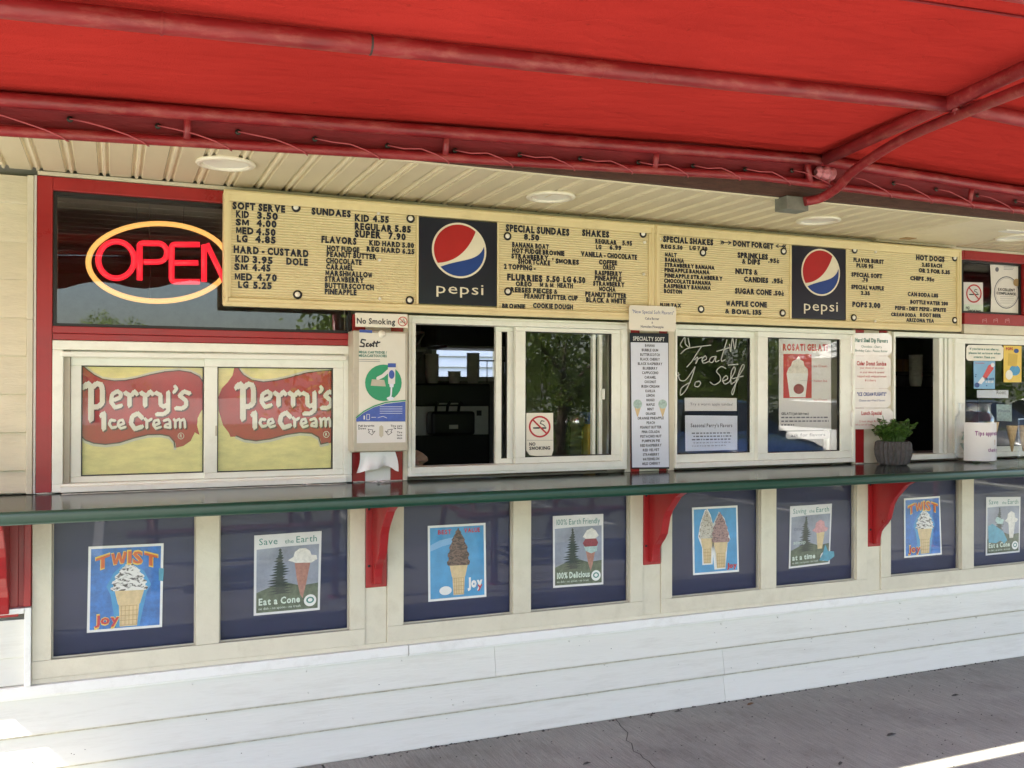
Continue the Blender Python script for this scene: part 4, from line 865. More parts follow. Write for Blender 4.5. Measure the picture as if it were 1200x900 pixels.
for k in range(4): VD.strokes(D, [[(150, 500+k*11), (262, 500+k*11)]], 2.2, 'paper_blue', 4)
VD.text(D, '1', 68, 545, 75, 18, 'paper', 'b', 4); VD.strokes(D, [[(84,538),(84,565),(98,565),(98,538),(84,538)], [(108,553),(130,553)], [(140,555),(165,548),(185,556)]], 2.5, 'paper', 4)
VD.poly(D, [(147,600),(157,592),(167,600),(167,645),(157,655),(147,645)], 'dispenser_grey', 4); VD.text(D, "Pull Straight", 42, 591, 122, 10, 'ink', 'b', 4); VD.text(D, "Down", 42, 604, 80, 10, 'ink', 'b', 4)
VD.text(D, "Tire vers", 204, 591, 262, 10, 'ink', 'b', 4); VD.text(D, "le bas", 220, 603, 262, 9, 'ink', 'b', 4)
for sgn, c in ((1, 108), (-1, 195)): VD.strokes(D, [[(c-18*sgn,612),(c+6*sgn,616),(c+4*sgn,628),(c+18*sgn,622),(c+2*sgn,642),(c-16*sgn,628),(c-10*sgn,626),(c-18*sgn,612)]], 2.6, 'ink', 4)
for k in range(3): VD.text(D, ("Tire", "hacia", "abajo")[k], 236, 624+k*14, 262, 9, 'ink', 'b', 4)
for k in range(2): VD.strokes(D, [[(45, 262+k*9), (150, 264+k*9)]], 2, 'ink_soft', 2)
x, z = VD.p(160, 135); MB().lathe((x, yd, z), [(.0001, -.014), (.012, -.013), (.0155, -.006), (.0155, 0)], 16, 'y').build('knob', 'screw_white', D)
VD.strokes(D, [[(165,712),(250,717)]], 3, 'ink_soft', 4)
N1 = thing('no_smoking_sign', 'small cream card reading No Smoking on top of the napkin dispenser', 'sign', (1.02, -.12, 1.8))
VD2 = View(410, 360, 4.286, -.128)
VD2.poly(N1, [(26,28),(288,36),(290,104),(27,98)], 'card', 0, 'card', th=.003)
def nosmoke(V, parent, cx, cy, r, L=7, k=1.0):
    V.disc(parent, cx, cy, r, r*k, 'ink_red', L, 'prohibition_ring', inner=.84)
    V.strokes(parent, [[(cx-r*.62, cy-r*k*.62), (cx+r*.62, cy+r*k*.62)]], r*.15, 'ink_red', L+1, 'prohibition_bar')
    V.strokes(parent, [[(cx-r*.55, cy+r*.12), (cx-r*.05, cy+r*.12)], [(cx+r*.1, cy+r*.12), (cx+r*.55, cy+r*.12)]], r*.14, 'ink', L, 'cigarette')
    V.strokes(parent, [[(cx+r*.5, cy-r*.02), (cx+r*.3, cy-r*.2), (cx+r*.05, cy-r*.3), (cx+r*.15, cy-r*.55), (cx+r*.4, cy-r*.5)]], r*.08, 'ink', L, 'smoke_print')
VD2.text(N1, "No Smoking", 34, 54, 226, 28, 'ink', 'm', 7); nosmoke(VD2, N1, 264, 72, 24)
NK = thing('paper_napkin', 'white paper napkin hanging from the bottom of the beige dispenser', 'napkin', (1.02, -.09, 1.28))
m = MB(); nu, nv = 12, 6; vs = []
for i in range(nu+1):
    for j in range(nv+1):
        u = i/nu; v = j/nv; wv = .012*math.sin(u*9+v*2)*v+.006*math.sin(u*21)*v
        half = .075+.012*v; vs.append((1.012+(u-.5)*2*half+.006*math.sin(v*3), -.085+wv, 1.285-v*(.072+.010*math.sin(u*6+1)+.006*math.cos(u*13))))
m.add(vs, [(i*(nv+1)+j, i*(nv+1)+j+1, (i+1)*(nv+1)+j+1, (i+1)*(nv+1)+j) for i in range(nu) for j in range(nv)], True)
m.build('sheet', 'napkin', NK)
def crumple(x, y, s, label, seed):
    rn = random.Random(seed); m = MB(); n = 10; vs = []
    for i in range(n+1):
        for j in range(4): vs.append((x+s*(i/n-.5)*2, y+s*.35*(j/3-.5)*2*math.sin(math.pi*(i+.5)/(n+1)), 1.158+s*.22*abs(rn.random())*math.sin(math.pi*(i+.5)/(n+1))))
    m.add(vs, [(i*4+j, i*4+j+1, i*4+5+j, i*4+4+j) for i in range(n) for j in range(3)])
    o = m.build('crumpled_napkin', 'napkin', None, loc=(x, y, 1.156)); o.data.name = 'crumpled_napkin'; tag(o, label, 'napkin')
crumple(1.032, -.075, .042, 'crumpled scrap of white napkin on the counter below the dispenser', 1)
crumple(.722, -.06, .024, 'tiny white paper scrap on the counter below the second banner pane', 2)

# ================================================================ SIGNS ON THE UPPER WALL
VS = View(580, 350, 3.6, -.028)
n2 = thing('no_smoking_decal', 'cream no smoking decal with a red ring in the lower corner of the second window', 'sign', (1.77, -.015, 1.3))
VS.y = -.0155
VS.poly(n2, [(132,482),(245,482),(246,640),(236,672),(146,660),(132,640)], 'card', 0, 'decal', th=.001); nosmoke(VS, n2, 188, 540, 46, 4)
VS.text(n2, "NO", 144, 607, 170, 13, 'ink', 'b', 4); VS.text(n2, "SMOKING", 144, 625, 232, 13, 'ink', 'b', 4); VS.strokes(n2, [[(134, 597), (243, 597)]], 1.2, 'ink_soft', 4)
VP = View(725, 350, 4.5, -.026)
sp = thing('flavor_list_sign', 'tall white flavor list headed SPECIALTY SOFT on the red pillar', 'sign', (2.36, -.026, 1.17))
VP.poly(sp, [(58,180),(262,184),(266,897),(66,897)], 'cola_navy', 0, 'mount', th=.002); VP.poly(sp, [(62,230),(259,233),(264,888),(70,890)], 'paper_blue', 4, 'paper')
VP.text(sp, "SPECIALTY SOFT", 74, 200, 240, 20, 'paper', 'b', 5)
fl = ["BANANA","BUBBLE GUM","BUTTERSCOTCH","BLACK CHERRY","BLACK RASPBERRY","BLUEBERRY","CAPPUCCINO","CARAMEL","COCONUT","IRISH CREAM","KAHLUA","LEMON","MANGO","MAPLE","MINT","ORANGE","ORANGE PINEAPPLE","PEACH","PEANUT BUTTER","PINA COLADA","PISTACHIO NUT","PUMPKIN PIE","RED RASPBERRY","RED VELVET","STRAWBERRY","WATERMELON","WILD CHERRY"]
for i, t in enumerate(fl):
    wv = len(t)*8.6; c = 163+i*.25; VP.text(sp, t, c-wv/2, 240+i*24.0, c+wv/2, 13, 'ink', 'b', 5)
for cx in (98, 230):
    VP.poly(sp, [(cx-17,572),(cx+17,572),(cx+2,622),(cx-2,622)], 'cone_tan', 5, 'cone_print'); VP.disc(sp, cx, 556, 23, 24, 'scoop_mint', 6, 'scoop_print')
nc = thing('flavor_card', 'small rounded cream card headed New Special Soft Flavors above the tall flavor list', 'sign', (2.31, -.13, 1.88)); VP.y = -.124
VP.poly(nc, [(62,34),(292,42),(301,52),(300,165),(292,174),(60,165),(53,156),(54,44)], 'card', 0, 'card', th=.002)
VP.text(nc, '"New Special Soft Flavors"', 70, 58, 290, 18, 'ink_blue', 'r', 4); VP.text(nc, "Cake Batter", 138, 98, 212, 12, 'ink_soft', 'b', 4); VP.text(nc, "&", 172, 121, 180, 10, 'ink_soft', 'b', 4); VP.text(nc, "Hawaiian Pineapple", 115, 140, 235, 12, 'ink_soft', 'b', 4)
VC = View(985, 385, 5.63, -.026)
cards = [((65,30,338,180), 'octagonal white card headed Hard Shell Dip Flavors, topmost on the pillar left of the planter', [("Hard Shell Dip Flavors",95,62,310,26,'ink_green'),("Chocolate - Cherry",135,110,270,15,'ink_green'),("Birthday Cake - Peanut Butter",95,137,308,15,'ink_green')]),
 ((70,181,330,396), 'octagonal white card headed Cider Donut Sundae, second from the top on its pillar', [("Cider Donut Sundae",105,216,300,26,'ink_red'),("your choice of ice cream",125,251,285,14,'ink_red'),("on your donut & caramel",125,280,285,14,'ink_red'),("topped with whipped cream",108,307,300,14,'ink_red'),("& a cherry",160,334,232,14,'ink_red')]),
 ((70,397,330,523), 'octagonal white card headed Ice Cream Flights, third from the top on its pillar', [('"ICE CREAM FLIGHTS"',107,422,300,22,'ink_blue'),("Choose any 4 hard flavors",120,467,292,14,'ink_blue')]),
 ((66,526,345,664), 'octagonal white card headed Lunch Special, lowest on the pillar beside the planter', [("Lunch Special",136,546,270,24,'ink_red'),("2 hot dogs & chips",122,606,275,12,'ink_red'),("with a can of soda",85,628,210,12,'ink_red')])]
for i, ((a, b, c, d), lab, tx) in enumerate(cards):
    VC.y = -.028-.001*(i % 2); q = 24; t = thing('price_card', lab, 'sign', (3.73, VC.y, 1.3), 'octagonal cards on the pillar')
    VC.poly(t, [(a+q,b),(c-q,b),(c,b+q),(c,d-q),(c-q,d),(a+q,d),(a,d-q),(a,b+q)], 'card_glossy', 0, 'card', th=.0015)
    for s_, x0, y0, x1, h, mt in tx: VC.text(t, s_, x0, y0, x1, h, mt, 'b' if h > 20 else 'r', 4)

# ---- window 3: script lettering and signs
VW = View(780, 370, 4.5, .0155)
sc = thing('window_lettering', 'white chalk-marker script reading Treat Yo Self on the third window', 'lettering', (2.75, .016, 1.55))
tr = [[(80,200),(95,185),(125,170),(238,155)],[(190,160),(160,205),(138,240),(112,270)],[(152,232),(168,218),(158,252),(172,228),(192,218)],[(192,240),(214,228),(208,212),(192,228),(198,250),(228,240)],[(262,214),(238,220),(230,240),(246,246),(264,214),(262,242),(280,236)],[(322,128),(300,200),(292,238),(312,232)],[(268,188),(345,166)],
 [(66,300),(74,338),(104,340),(135,300),(155,270)],[(155,270),(132,340),(104,395),(78,418),(84,380),(130,350)],[(180,346),(158,350),(154,370),(172,374),(184,354),(172,344)],[(316,278),(292,268),(268,292),(286,318),(286,346),(256,364),(234,350)],[(298,346),(326,332),(318,316),(300,336),(312,360),(338,346)],[(336,346),(364,292),(360,270),(344,300),(344,358),(356,352)],[(362,352),(412,274),(404,260),(380,320),(356,412),(350,396),(384,332)],[(352,332),(408,318)],
 [(86,166),(78,150),(100,115),(104,148),(126,166),(118,118)],[(336,150),(342,188),(352,118),(364,176),(372,124)],[(74,310),(60,318)],[(330,260),(380,256)]]
def smooth(l):
    o = []
    for i in range(len(l)-1):
        p0, p1, p2, p3 = [Vector(q) for q in (l[max(i-1, 0)], l[i], l[i+1], l[min(i+2, len(l)-1)])]
        for k in range(5):
            t = k/5; q = .5*((2*p1)+(-p0+p2)*t+(2*p0-5*p1+4*p2-p3)*t*t+(-p0+3*p1-3*p2+p3)*t**3); o.append((q.x, q.y))
    return o+[l[-1]]
tr = [smooth(l) for l in tr]
for q in (tr[:7], tr[7:9], tr[9:13], tr[13:15], tr[15:]): VW.strokes(sc, q, 5.5, 'chalk', 1, 'lettering')
def paper(V, q, name, label, cat='sign', mat='paper', group=None):
    s = V.sheet(*q); c = s.m(.5, 0); t = thing(name, label, cat, (c[0], V.y, c[1]), group); s.body(t, mat); return t, s
VW.y = .022
t, s = paper(VW, ((100,432),(375,434),(376,502),(102,502)), 'paper_sign', 'narrow white paper reading Try a warm apple sundae in the third window'); s.text(t, "Try a warm apple sundae!", .1, .92, .42, .62, 'ink_soft', 'r')
t, s = paper(VW, ((103,525),(378,528),(378,707),(105,715)), 'paper_sign', 'white paper sheet headed Seasonal Flavors under the apple sundae note', mat='paper_blue'); s.text(t, "Seasonal Perry's Flavors", .1, .9, .67, .77, 'ink_soft', 'b')
for k in range(5): s.scribble(t, .12+.03*(k % 2), .88-.1*(k == 4), .5-.09*k, .035, 'ink_soft', k)
VW.y = .004
t, s = paper(VW, ((598,118),(872,122),(873,603),(598,605)), 'gelati_poster', 'white poster headed ROSATI GELATI with a white frozen dessert on red, third window', 'poster')
s.text(t, "ROSATI GELATI", .07, .93, .87, .935, 'ink_red', 'x'); s.poly(t, [(.08,.35),(.62,.35),(.62,.83),(.08,.83)], 'ink_red', 1, 'picture')
s.poly(t, [(.2,.36),(.5,.36),(.55,.62),(.14,.62)], 'poster_white', 2, 'cup_print'); s.poly(t, [(.14,.62),(.18,.68),(.22,.70),(.25,.75),(.32,.77),(.37,.81),(.40,.77),(.46,.75),(.48,.70),(.54,.67),(.55,.62)], 'scoop_white', 2, 'swirl_print'); s.disc(t, .37, .45, .1, .055, 'scoop_red', 3)
for v_, w_ in ((.70, "Ice Cream"), (.54, "Italian Ice"), (.33, "Ice Cream")): s.text(t, w_, .66, .92, v_-.012, v_+.014, 'ink_red', 'r'); s.lines(t, [((.40, v_), (.64, v_))], .0015, 'ink_soft')
s.text(t, "GELATI (jah-lah-tee)", .04, .56, .17, .195, 'ink', 'b'); [s.scribble(t, .04, .95 if k < 2 else .3, .14-.04*k, .014, 'ink_soft', 10+k) for k in range(3)]
t = thing('flavor_label', 'small rounded white label under the gelati poster in the third window', 'sign', (3.27, .004, 1.28)); 
VW.poly(t, [(645,612),(855,606),(866,618),(865,642),(853,650),(645,650),(634,640),(634,622)], 'paper', 0, 'label', th=.001); VW.text(t, "ask for flavors", 660, 622, 840, 16, 'ink_soft', 'r', 3)

# ---- right: transom notices and window 4 signs
VT = View(1120, 290, 9.475, .008)
t = thing('no_smoking_notice', 'pale no smoking notice in the small upper right pane', 'sign', (4.45, .008, 2.0)); VT.poly(t, [(85,385),(300,390),(303,728),(88,728)], 'paper', 0, 'notice', th=.001)
nosmoke(VT, t, 198, 512, 86, 4, 1.2); VT.poly(t, [(88,632),(303,634),(303,726),(88,726)], 'ink_pale', 2); VT.text(t, "NO", 110, 655, 150, 26, 'ink', 'b', 4); VT.text(t, "SMOKING", 130, 690, 275, 26, 'ink', 'b', 4)
t = thing('certificate', 'curled white certificate reading Excellent Compliance with a gold seal, upper right pane', 'sign', (4.7, .008, 2.0))
VT.poly(t, [(380,190),(720,198),(718,480),(705,745),(385,735),(395,480)], 'card_glossy', 0, 'paper', th=.001); VT.disc(t, 560, 500, 138, 180, 'ink_soft', 3, 'border_print', inner=.94); VT.disc(t, 560, 500, 120, 160, 'ink_soft', 3, 'border_print', inner=.985)
VT.text(t, "EXCELLENT", 465, 450, 655, 28, 'ink', 'b', 4); VT.text(t, "COMPLIANCE", 450, 492, 662, 28, 'ink', 'b', 4); VT.disc(t, 672, 390, 38, 42, 'kraft', 5, 'seal'); VT.disc(t, 455, 245, 20, 26, 'ink_soft', 4, 'stamp')
for k in range(3): VT.strokes(t, [[(530, 212+k*16), (650-10*k, 214+k*16)]], 4, 'ink_soft', 4)
for k in range(4): VT.strokes(t, [[(490, 545+k*24), (640, 546+k*24)]], 2.5, 'ink_soft', 4)
VB = View(1120, 290, 9.475, -.0245); t = B
for a, nm in ((320, 0), (443, 1), (572, 2)): VB.strokes(B, [[(a-22,835),(a-22,800),(a+18,792),(a+22,835)], [(a-14, 815), (a+14, 812)]], 4, 'scoop_pink', 1, 'paint_mark')
VX = View(1100, 390, 5.62, -.018)
t = thing('allergy_card', 'octagonal white card asking to let staff know when ordering, top of the right window', 'sign', (4.53, -.018, 1.7)); VX.poly(t, [(195,80),(412,82),(426,98),(424,168),(408,185),(195,184),(180,168),(182,96)], 'card', 0, 'card', th=.001)
for k, (s_, a, c) in enumerate((("If you have a nut allergy,", 203, 396), ("please let us know when", 196, 404), ("ordering. Thank you", 228, 368))): VX.text(t, s_, a, 98+k*27, c, 13, 'ink_green', 'b', 4)
t, s = paper(VX, ((230,186),(372,186),(370,370),(232,368)), 'popsicle_poster', 'light blue poster of a red and white ice pop in the right window', 'poster', 'pop_blue')
s.poly(t, [(.4,.42),(.58,.36),(.92,.72),(.9,.84),(.78,.88),(.68,.84)], 'pop_red', 2, 'ice_pop_print'); s.poly(t, [(.18,.22),(.34,.16),(.58,.37),(.40,.44)], 'pop_white', 2, 'ice_pop_print'); s.disc(t, .88, .86, .09, .08, 'pop_white', 3); s.disc(t, .14, .13, .12, .09, 'logo_blue', 2)
s.text(t, "Firecracker", .08, .5, .91, .945, 'ink_red', 'b'); s.text(t, "RED WHITE", .5, .95, .32, .39, 'logo_blue', 'x'); s.text(t, "& BLUE", .55, .92, .22, .29, 'poster_white', 'x')
for k in range(6): s.disc(t, random.uniform(.05, .9), random.uniform(.05, .95), .03, .022, 'logo_blue', 1)
t, s = paper(VX, ((428,80),(546,80),(545,326),(428,326)), 'yellow_poster', 'bright yellow ice pop poster at the right edge of the picture', 'poster', 'print_yellow')
s.poly(t, [(.22,.45),(.72,.42),(.78,.74),(.26,.78)], 'box_yellow', 2); s.disc(t, .62, .32, .3, .14, 'poster_cyan', 1); s.disc(t, .3, .2, .2, .13, 'screw_white', 2); s.text(t, "POPS", .12, .5, .86, .93, 'ink_red', 'x'); s.disc(t, .7, .84, .14, .06, 'logo_blue', 2)
t = thing('notice_sheet', 'pale handwritten sheet low inside the right window behind the jar', 'sign', (4.6, .03, 1.5)); VX.y = .03; VX.poly(t, [(252,376),(458,378),(458,430),(252,428)], 'paper_blue', 0, 'paper', th=.001); VX.text(t, "Root", 380, 378, 440, 26, 'ink_soft', 'r', 3)
t = thing('notice_sheet', 'pale green handwritten note behind glass left of the cone holder', 'sign', (4.7, .06, 1.4)); VX.y = .06; VX.poly(t, [(380,470),(480,474),(482,585),(382,580)], 'scoop_mint', 0, 'paper', th=.001); VX.text(t, "Floats", 392, 505, 466, 18, 'ink_soft', 'r', 3)

# ================================================================ THINGS ON THE COUNTER
CZ = 1.1552
px_, py_ = 3.778, -.13
PL = thing('herb_planter', 'green leafy herb in a ribbed dark grey pot on the counter', 'plant', (px_, py_, CZ))
n = 44; m = MB(); prof = [(.001, .001), (.078, .001), (.090, .012), (.104, .05), (.107, .08), (.102, .115), (.096, .124), (.090, .124), (.088, .11)]
vs = []
for i, (r, h) in enumerate(prof):
    for j in range(n):
        q = 2*math.pi*j/n; k = 1+(.055*math.cos(j*math.pi/1.0) if 1 < i < 6 else 0); vs.append((px_+r*.84*k*math.cos(q), py_+r*.84*k*math.sin(q), CZ+h))
m.add(vs, [(i*n+j, i*n+(j+1) % n, (i+1)*n+(j+1) % n, (i+1)*n+j) for i in range(len(prof)-1) for j in range(n)], False); m.build('pot', 'pot_grey', PL)
MB().lathe((px_, py_, CZ), [(.075, .112), (.0001, .116)], 20).build('soil', 'soil', PL)
rn = random.Random(11); leaves = MB(); stems = MB()
for i in range(95):
    q = rn.uniform(0, 2*math.pi); r = rn.uniform(0, .080); b = Vector((px_+r*.7*math.cos(q), py_+r*.7*math.sin(q), CZ+.115)); h = rn.uniform(.05, .12)*(1 if i > 3 else 1.25)
    tip = b+Vector((math.cos(q)*r*rn.uniform(.3, 1.0), math.sin(q)*r*rn.uniform(.2, .8), h)); stems.tube([b, b.lerp(tip, .5)+Vector((0, 0, .01)), tip], .0016, 4, False)
    for k in range(7):
        c = b.lerp(tip, rn.uniform(.35, 1))+Vector((rn.uniform(-.012, .012), rn.uniform(-.012, .012), 0)); d = Vector((rn.uniform(-1, 1), rn.uniform(-1, 1), rn.uniform(-.3, .8))).normalized(); s_ = d.cross(Vector((0, 0, 1))).normalized(); L_ = rn.uniform(.018, .034); w_ = L_*.48; up = s_.cross(d)*.003
        leaves.add([c, c+d*L_*.45+s_*w_+up, c+d*L_-up, c+d*L_*.45-s_*w_+up], [(0, 1, 2), (0, 2, 3)])
for sgn, L1 in ((-1, .15), (1, .13)):
    for j in range(3):
        b = Vector((px_+sgn*.05, py_-.02+.02*j, CZ+.13)); tip = b+Vector((sgn*(L1-.05-.02*j), -.01, .07-.02*j)); stems.tube([b, b.lerp(tip, .6)+Vector((0, 0, .02)), tip], .0016, 4, False)
        for k in range(9):
            c = b.lerp(tip, .3+.7*k/8)+Vector((0, 0, .012)); d = Vector((sgn*rn.uniform(.2, 1), rn.uniform(-1, 1), rn.uniform(-.3, .5))).normalized(); s_ = d.cross(Vector((0, 0, 1))).normalized(); L_ = .024
            leaves.add([c, c+d*L_*.45+s_*L_*.36, c+d*L_, c+d*L_*.45-s_*L_*.36], [(0, 1, 2), (0, 2, 3)])
o = leaves.build('foliage', 'leaf_herb', PL); o['kind'] = 'stuff'; stems.build('stems', 'leaf_herb', PL)
jx, jy = at(1142, 520, -.145)[0], -.145
J = thing('tip_jar', 'clear glass jar wrapped in a white paper sign reading Tips appreciated thank you', 'jar', (jx, jy, CZ))
MB().lathe((jx, jy, CZ), [(.0001, .004), (.082, .004), (.098, .012), (.102, .03), (.102, .215), (.098, .245), (.082, .268), (.080, .278), (.080, .315), (.084, .318), (.084, .322), (.078, .322), (.076, .316), (.076, .278), (.079, .264), (.094, .24), (.098, .21), (.098, .03), (.08, .010), (.0001, .009)], 36).build('glass_body', 'jar_glass', J)
m = MB(); n = 26; vs = []; r0 = .108
a0, a1 = R(192), R(322)
for i in range(n+1):
    q = a0+(a1-a0)*i/n; ex = r0*(1+.0*(i/n)); vs += [(jx+ex*math.cos(q), jy+ex*math.sin(q), CZ+.012), (jx+ex*math.cos(q), jy+ex*math.sin(q), CZ+.218)]
m.add(vs, [(2*i, 2*i+2, 2*i+3, 2*i+1) for i in range(n)], True); lb = m.build('paper_label', 'paper', J)
def curved(t, q0, q1, z0, z1, mat, st='r'):
    v, f, W = layout(t, st, .16); MB().add([(jx+(r0+.0012)*math.cos(q0+(q1-q0)*a), jy+(r0+.0012)*math.sin(q0+(q1-q0)*a), z0+(z1-z0)*b) for a, b in v], f).build('lettering', mat, J)
curved("Tips appreciated", R(222), R(322), CZ+.150, CZ+.172, 'ink_purple', 'b'); curved("thank you", R(258), R(316), CZ+.062, CZ+.080, 'ink_purple', 'b'); curved("!", R(283), R(287), CZ+.1, CZ+.125, 'cone_shade', 'b')
m = MB(); rn = random.Random(4)
for k in range(12):
    q = rn.uniform(0, 6.28); r = rn.uniform(0, .07); c = Vector((jx+r*math.cos(q), jy+r*math.sin(q), CZ+.02+.014*k)); d = Vector((rn.uniform(-1, 1), rn.uniform(-1, 1), rn.uniform(-.5, .5))).normalized()*.05; s_ = d.cross(Vector((0, 0, 1))).normalized()*.022
    if (c-Vector((jx, jy, c.z))).length+.05 < .096: m.add([c-d-s_, c+d-s_, c+d*1.0+s_, c-d+s_], [(0, 1, 2, 3)])
m.build('banknotes', 'scoop_mint', J)
bx0, bx1, by0, by1, bz0, bz1 = 4.575, 4.93, -.235, -.06, CZ, CZ+.235
CB = thing('cone_holder', 'clear acrylic box holding pointed sugar cones on the counter', 'cone holder', (4.75, -.15, CZ))
MB().box(bx0, bx1, by0, by0+.004, bz0, bz1).build('front_plate', 'acrylic', CB); MB().box(bx0, bx0+.004, by0+.0045, by1, bz0, bz1).build('side_plate', 'acrylic', CB); MB().box(bx1-.004, bx1, by0+.0045, by1, bz0, bz1).build('side_plate', 'acrylic', CB); MB().box(bx0+.0045, bx1-.0045, by0+.0045, by1, bz0+.165, bz0+.169).build('shelf_plate', 'acrylic', CB)
ring = MB(); ring.tube([(bx0, by0, bz1), (bx1, by0, bz1)], .002, 4); ring.tube([(bx0, by0, bz0), (bx0, by0, bz1)], .002, 4); ring.build('polished_edge', 'pane', CB)
def cone(x, y, zt, label):
    t = thing('sugar_cone', label, 'cone', (x, y, zt-.14), 'sugar cones at the holder'); MB().lathe((x, y, zt), [(.026, -.0), (.0285, 0), (.028, -.01), (.003, -.145), (.0001, -.147)], 16).build('wafer', 'cone_tan', t)
    m = MB()
    for k in range(8):
        q0 = k*math.pi/4; pts = [(x+(.0285-.0255*u)*math.cos(q0+1.6*u)*1.01, y+(.0285-.0255*u)*math.sin(q0+1.6*u)*1.01, zt-.145*u) for u in [i/8 for i in range(9)]]; m.tube(pts, .0009, 4, False)
        pts = [(x+(.0285-.0255*u)*math.cos(q0-1.6*u)*1.01, y+(.0285-.0255*u)*math.sin(q0-1.6*u)*1.01, zt-.145*u) for u in [i/8 for i in range(9)]]; m.tube(pts, .0009, 4, False)
    m.build('wafer_ridges', 'cone_shade', t)
cone(4.545+.0, -.10, bz0+.215, 'sugar cone between the tip jar and the clear box'); cone(4.63, -.15, bz0+.195, 'sugar cone nearest the left side inside the clear box'); cone(4.72, -.15, bz0+.195, 'second sugar cone from the left inside the clear box'); cone(4.81, -.15, bz0+.195, 'third sugar cone from the left inside the clear box')

# ================================================================ POSTERS BEHIND THE LOWER PANELS
YP = .0245
def cup_cone(s, t, cx, w, v0, vc, vt, sw, tone='cone_tan'):
    """cake cone with soft serve: base v0, rim vc, tip vt, half width w"""
    nb = v0+(vc-v0)*.60
    s.poly(t, [(cx-w*.58, v0), (cx+w*.52, v0), (cx+w*.64, nb), (cx-w*.66, nb)], tone, 3, 'cone_print')
    s.poly(t, [(cx-w*.70, nb), (cx+w*.68, nb), (cx+w*.72, nb+.02), (cx+w*.92, vc-.02), (cx+w*.95, vc+.01), (cx-w*.95, vc+.01), (cx-w*.92, vc-.02), (cx-w*.74, nb+.02)], tone, 3, 'cone_print')
    L = []
    for k in range(5): u = cx-w*.5+w*k*.25; L.append(((u, v0+.012), (u*.98+cx*.02, nb-.012)))
    for k in range(5): v = v0+.015+(nb-v0-.03)*k/4; L.append(((cx-w*.56, v), (cx+w*.54, v)))
    s.lines(t, L, .0018, 'cone_shade', 4, 'waffle_print')
    pts = []; n = 9
    for k in range(n+1):
        f = k/n; ww = w*1.10*(1-f**2.1)*(1+.0*f)+.008; v = vc-.01+(vt-vc)*f; pts.append((cx+ww*(1.05 if k % 2 else .92), v)); pts.append((cx+ww*(.9 if k % 2 else 1.02), v+.4*(vt-vc)/n))
    left = [(2*cx-a-.004, b+.006) for a, b in pts][::-1]
    s.poly(t, pts+left, sw, 4, 'soft_serve_print')
def halo(s, t, cx, w, v0, vc, vt):
    s.poly(t, [(cx-w*.7, v0-.01), (cx+w*.65, v0-.01), (cx+w*1.05, vc-.04), (cx+w*1.3, vc+.05), (cx+w*.9, (vc+vt)/2+.05), (cx+w*.15, vt+.03), (cx-w*.15, vt+.03), (cx-w*.9, (vc+vt)/2+.05), (cx-w*1.3, vc+.05), (cx-w*1.05, vc-.04)], 'poster_cyan', 2, 'glow_print')
def corners(px): return [at(a, b, YP) for a, b in px]
def poster(px, name, label, group=None, mat='poster_white'):
    s = Sheet(*corners(px), YP); c = s.m(.5, 0); t = thing(name, label, 'poster', (c[0], YP, c[1]), group); s.body(t, mat); return t, s
def twist(px, label):
    t, s = poster(px, 'cone_poster', label, 'blue soft serve posters'); s.poly(t, [(.035,.03),(.965,.03),(.965,.97),(.035,.97)], 'poster_blue', 1, 'picture')
    halo(s, t, .54, .23, .05, .47, .78); cup_cone(s, t, .55, .21, .045, .47, .80, 'swirl_twist')
    s.text(t, "TWIST", .09, .93, .78, .93, 'print_yellow', 'x', 5, .06, arc=.07); s.text(t, "TWIST", .10, .92, .79, .92, 'ink_orange', 'b', 7, .09, arc=.07)
    s.text(t, "Joy", .09, .43, .08, .20, 'print_yellow', 'x', 5, .04); s.text(t, "Joy", .10, .42, .09, .19, 'ink_red', 'b', 7, .07); return t, s
t, s = twist([(103.7,640.6),(191.8,636.6),(189.9,734.8),(101.8,741.7)], 'blue TWIST cone poster in the leftmost lower panel')
s.poly(t, [(.94,.56),(1.0,.55),(1.01,.70),(.94,.71)], 'poster_teal', 8, 'torn_edge')
t, s = twist([(1059.4,584.2),(1101.4,581.3),(1103.7,649.8),(1059.8,653.9)], 'blue TWIST cone poster right of the rightmost visible red bracket')
def conifer(s, t, cx, v0, v1, w):
    rn = random.Random(int(cx*1000)); pts = []; n = 17
    for k in range(n):
        f = k/n; ww = w*(1-f)**.8*rn.uniform(.45, 1.15)+.008; v = v0+(v1-v0)*f; pts += [(cx+ww*rn.uniform(.8, 1.15), v+.012), (cx+ww*.35, v+(v1-v0)/n*.75)]
    L = []
    for k in range(n):
        f = k/n; ww = w*(1-f)**.8*rn.uniform(.45, 1.15)+.008; v = v0+(v1-v0)*f; L += [(cx-ww*rn.uniform(.8, 1.2), v+.006), (cx-ww*.3, v+(v1-v0)/n*.8)]
    s.poly(t, pts+[(cx, v1)]+L[::-1], 'conifer_print', 3, 'tree_print')
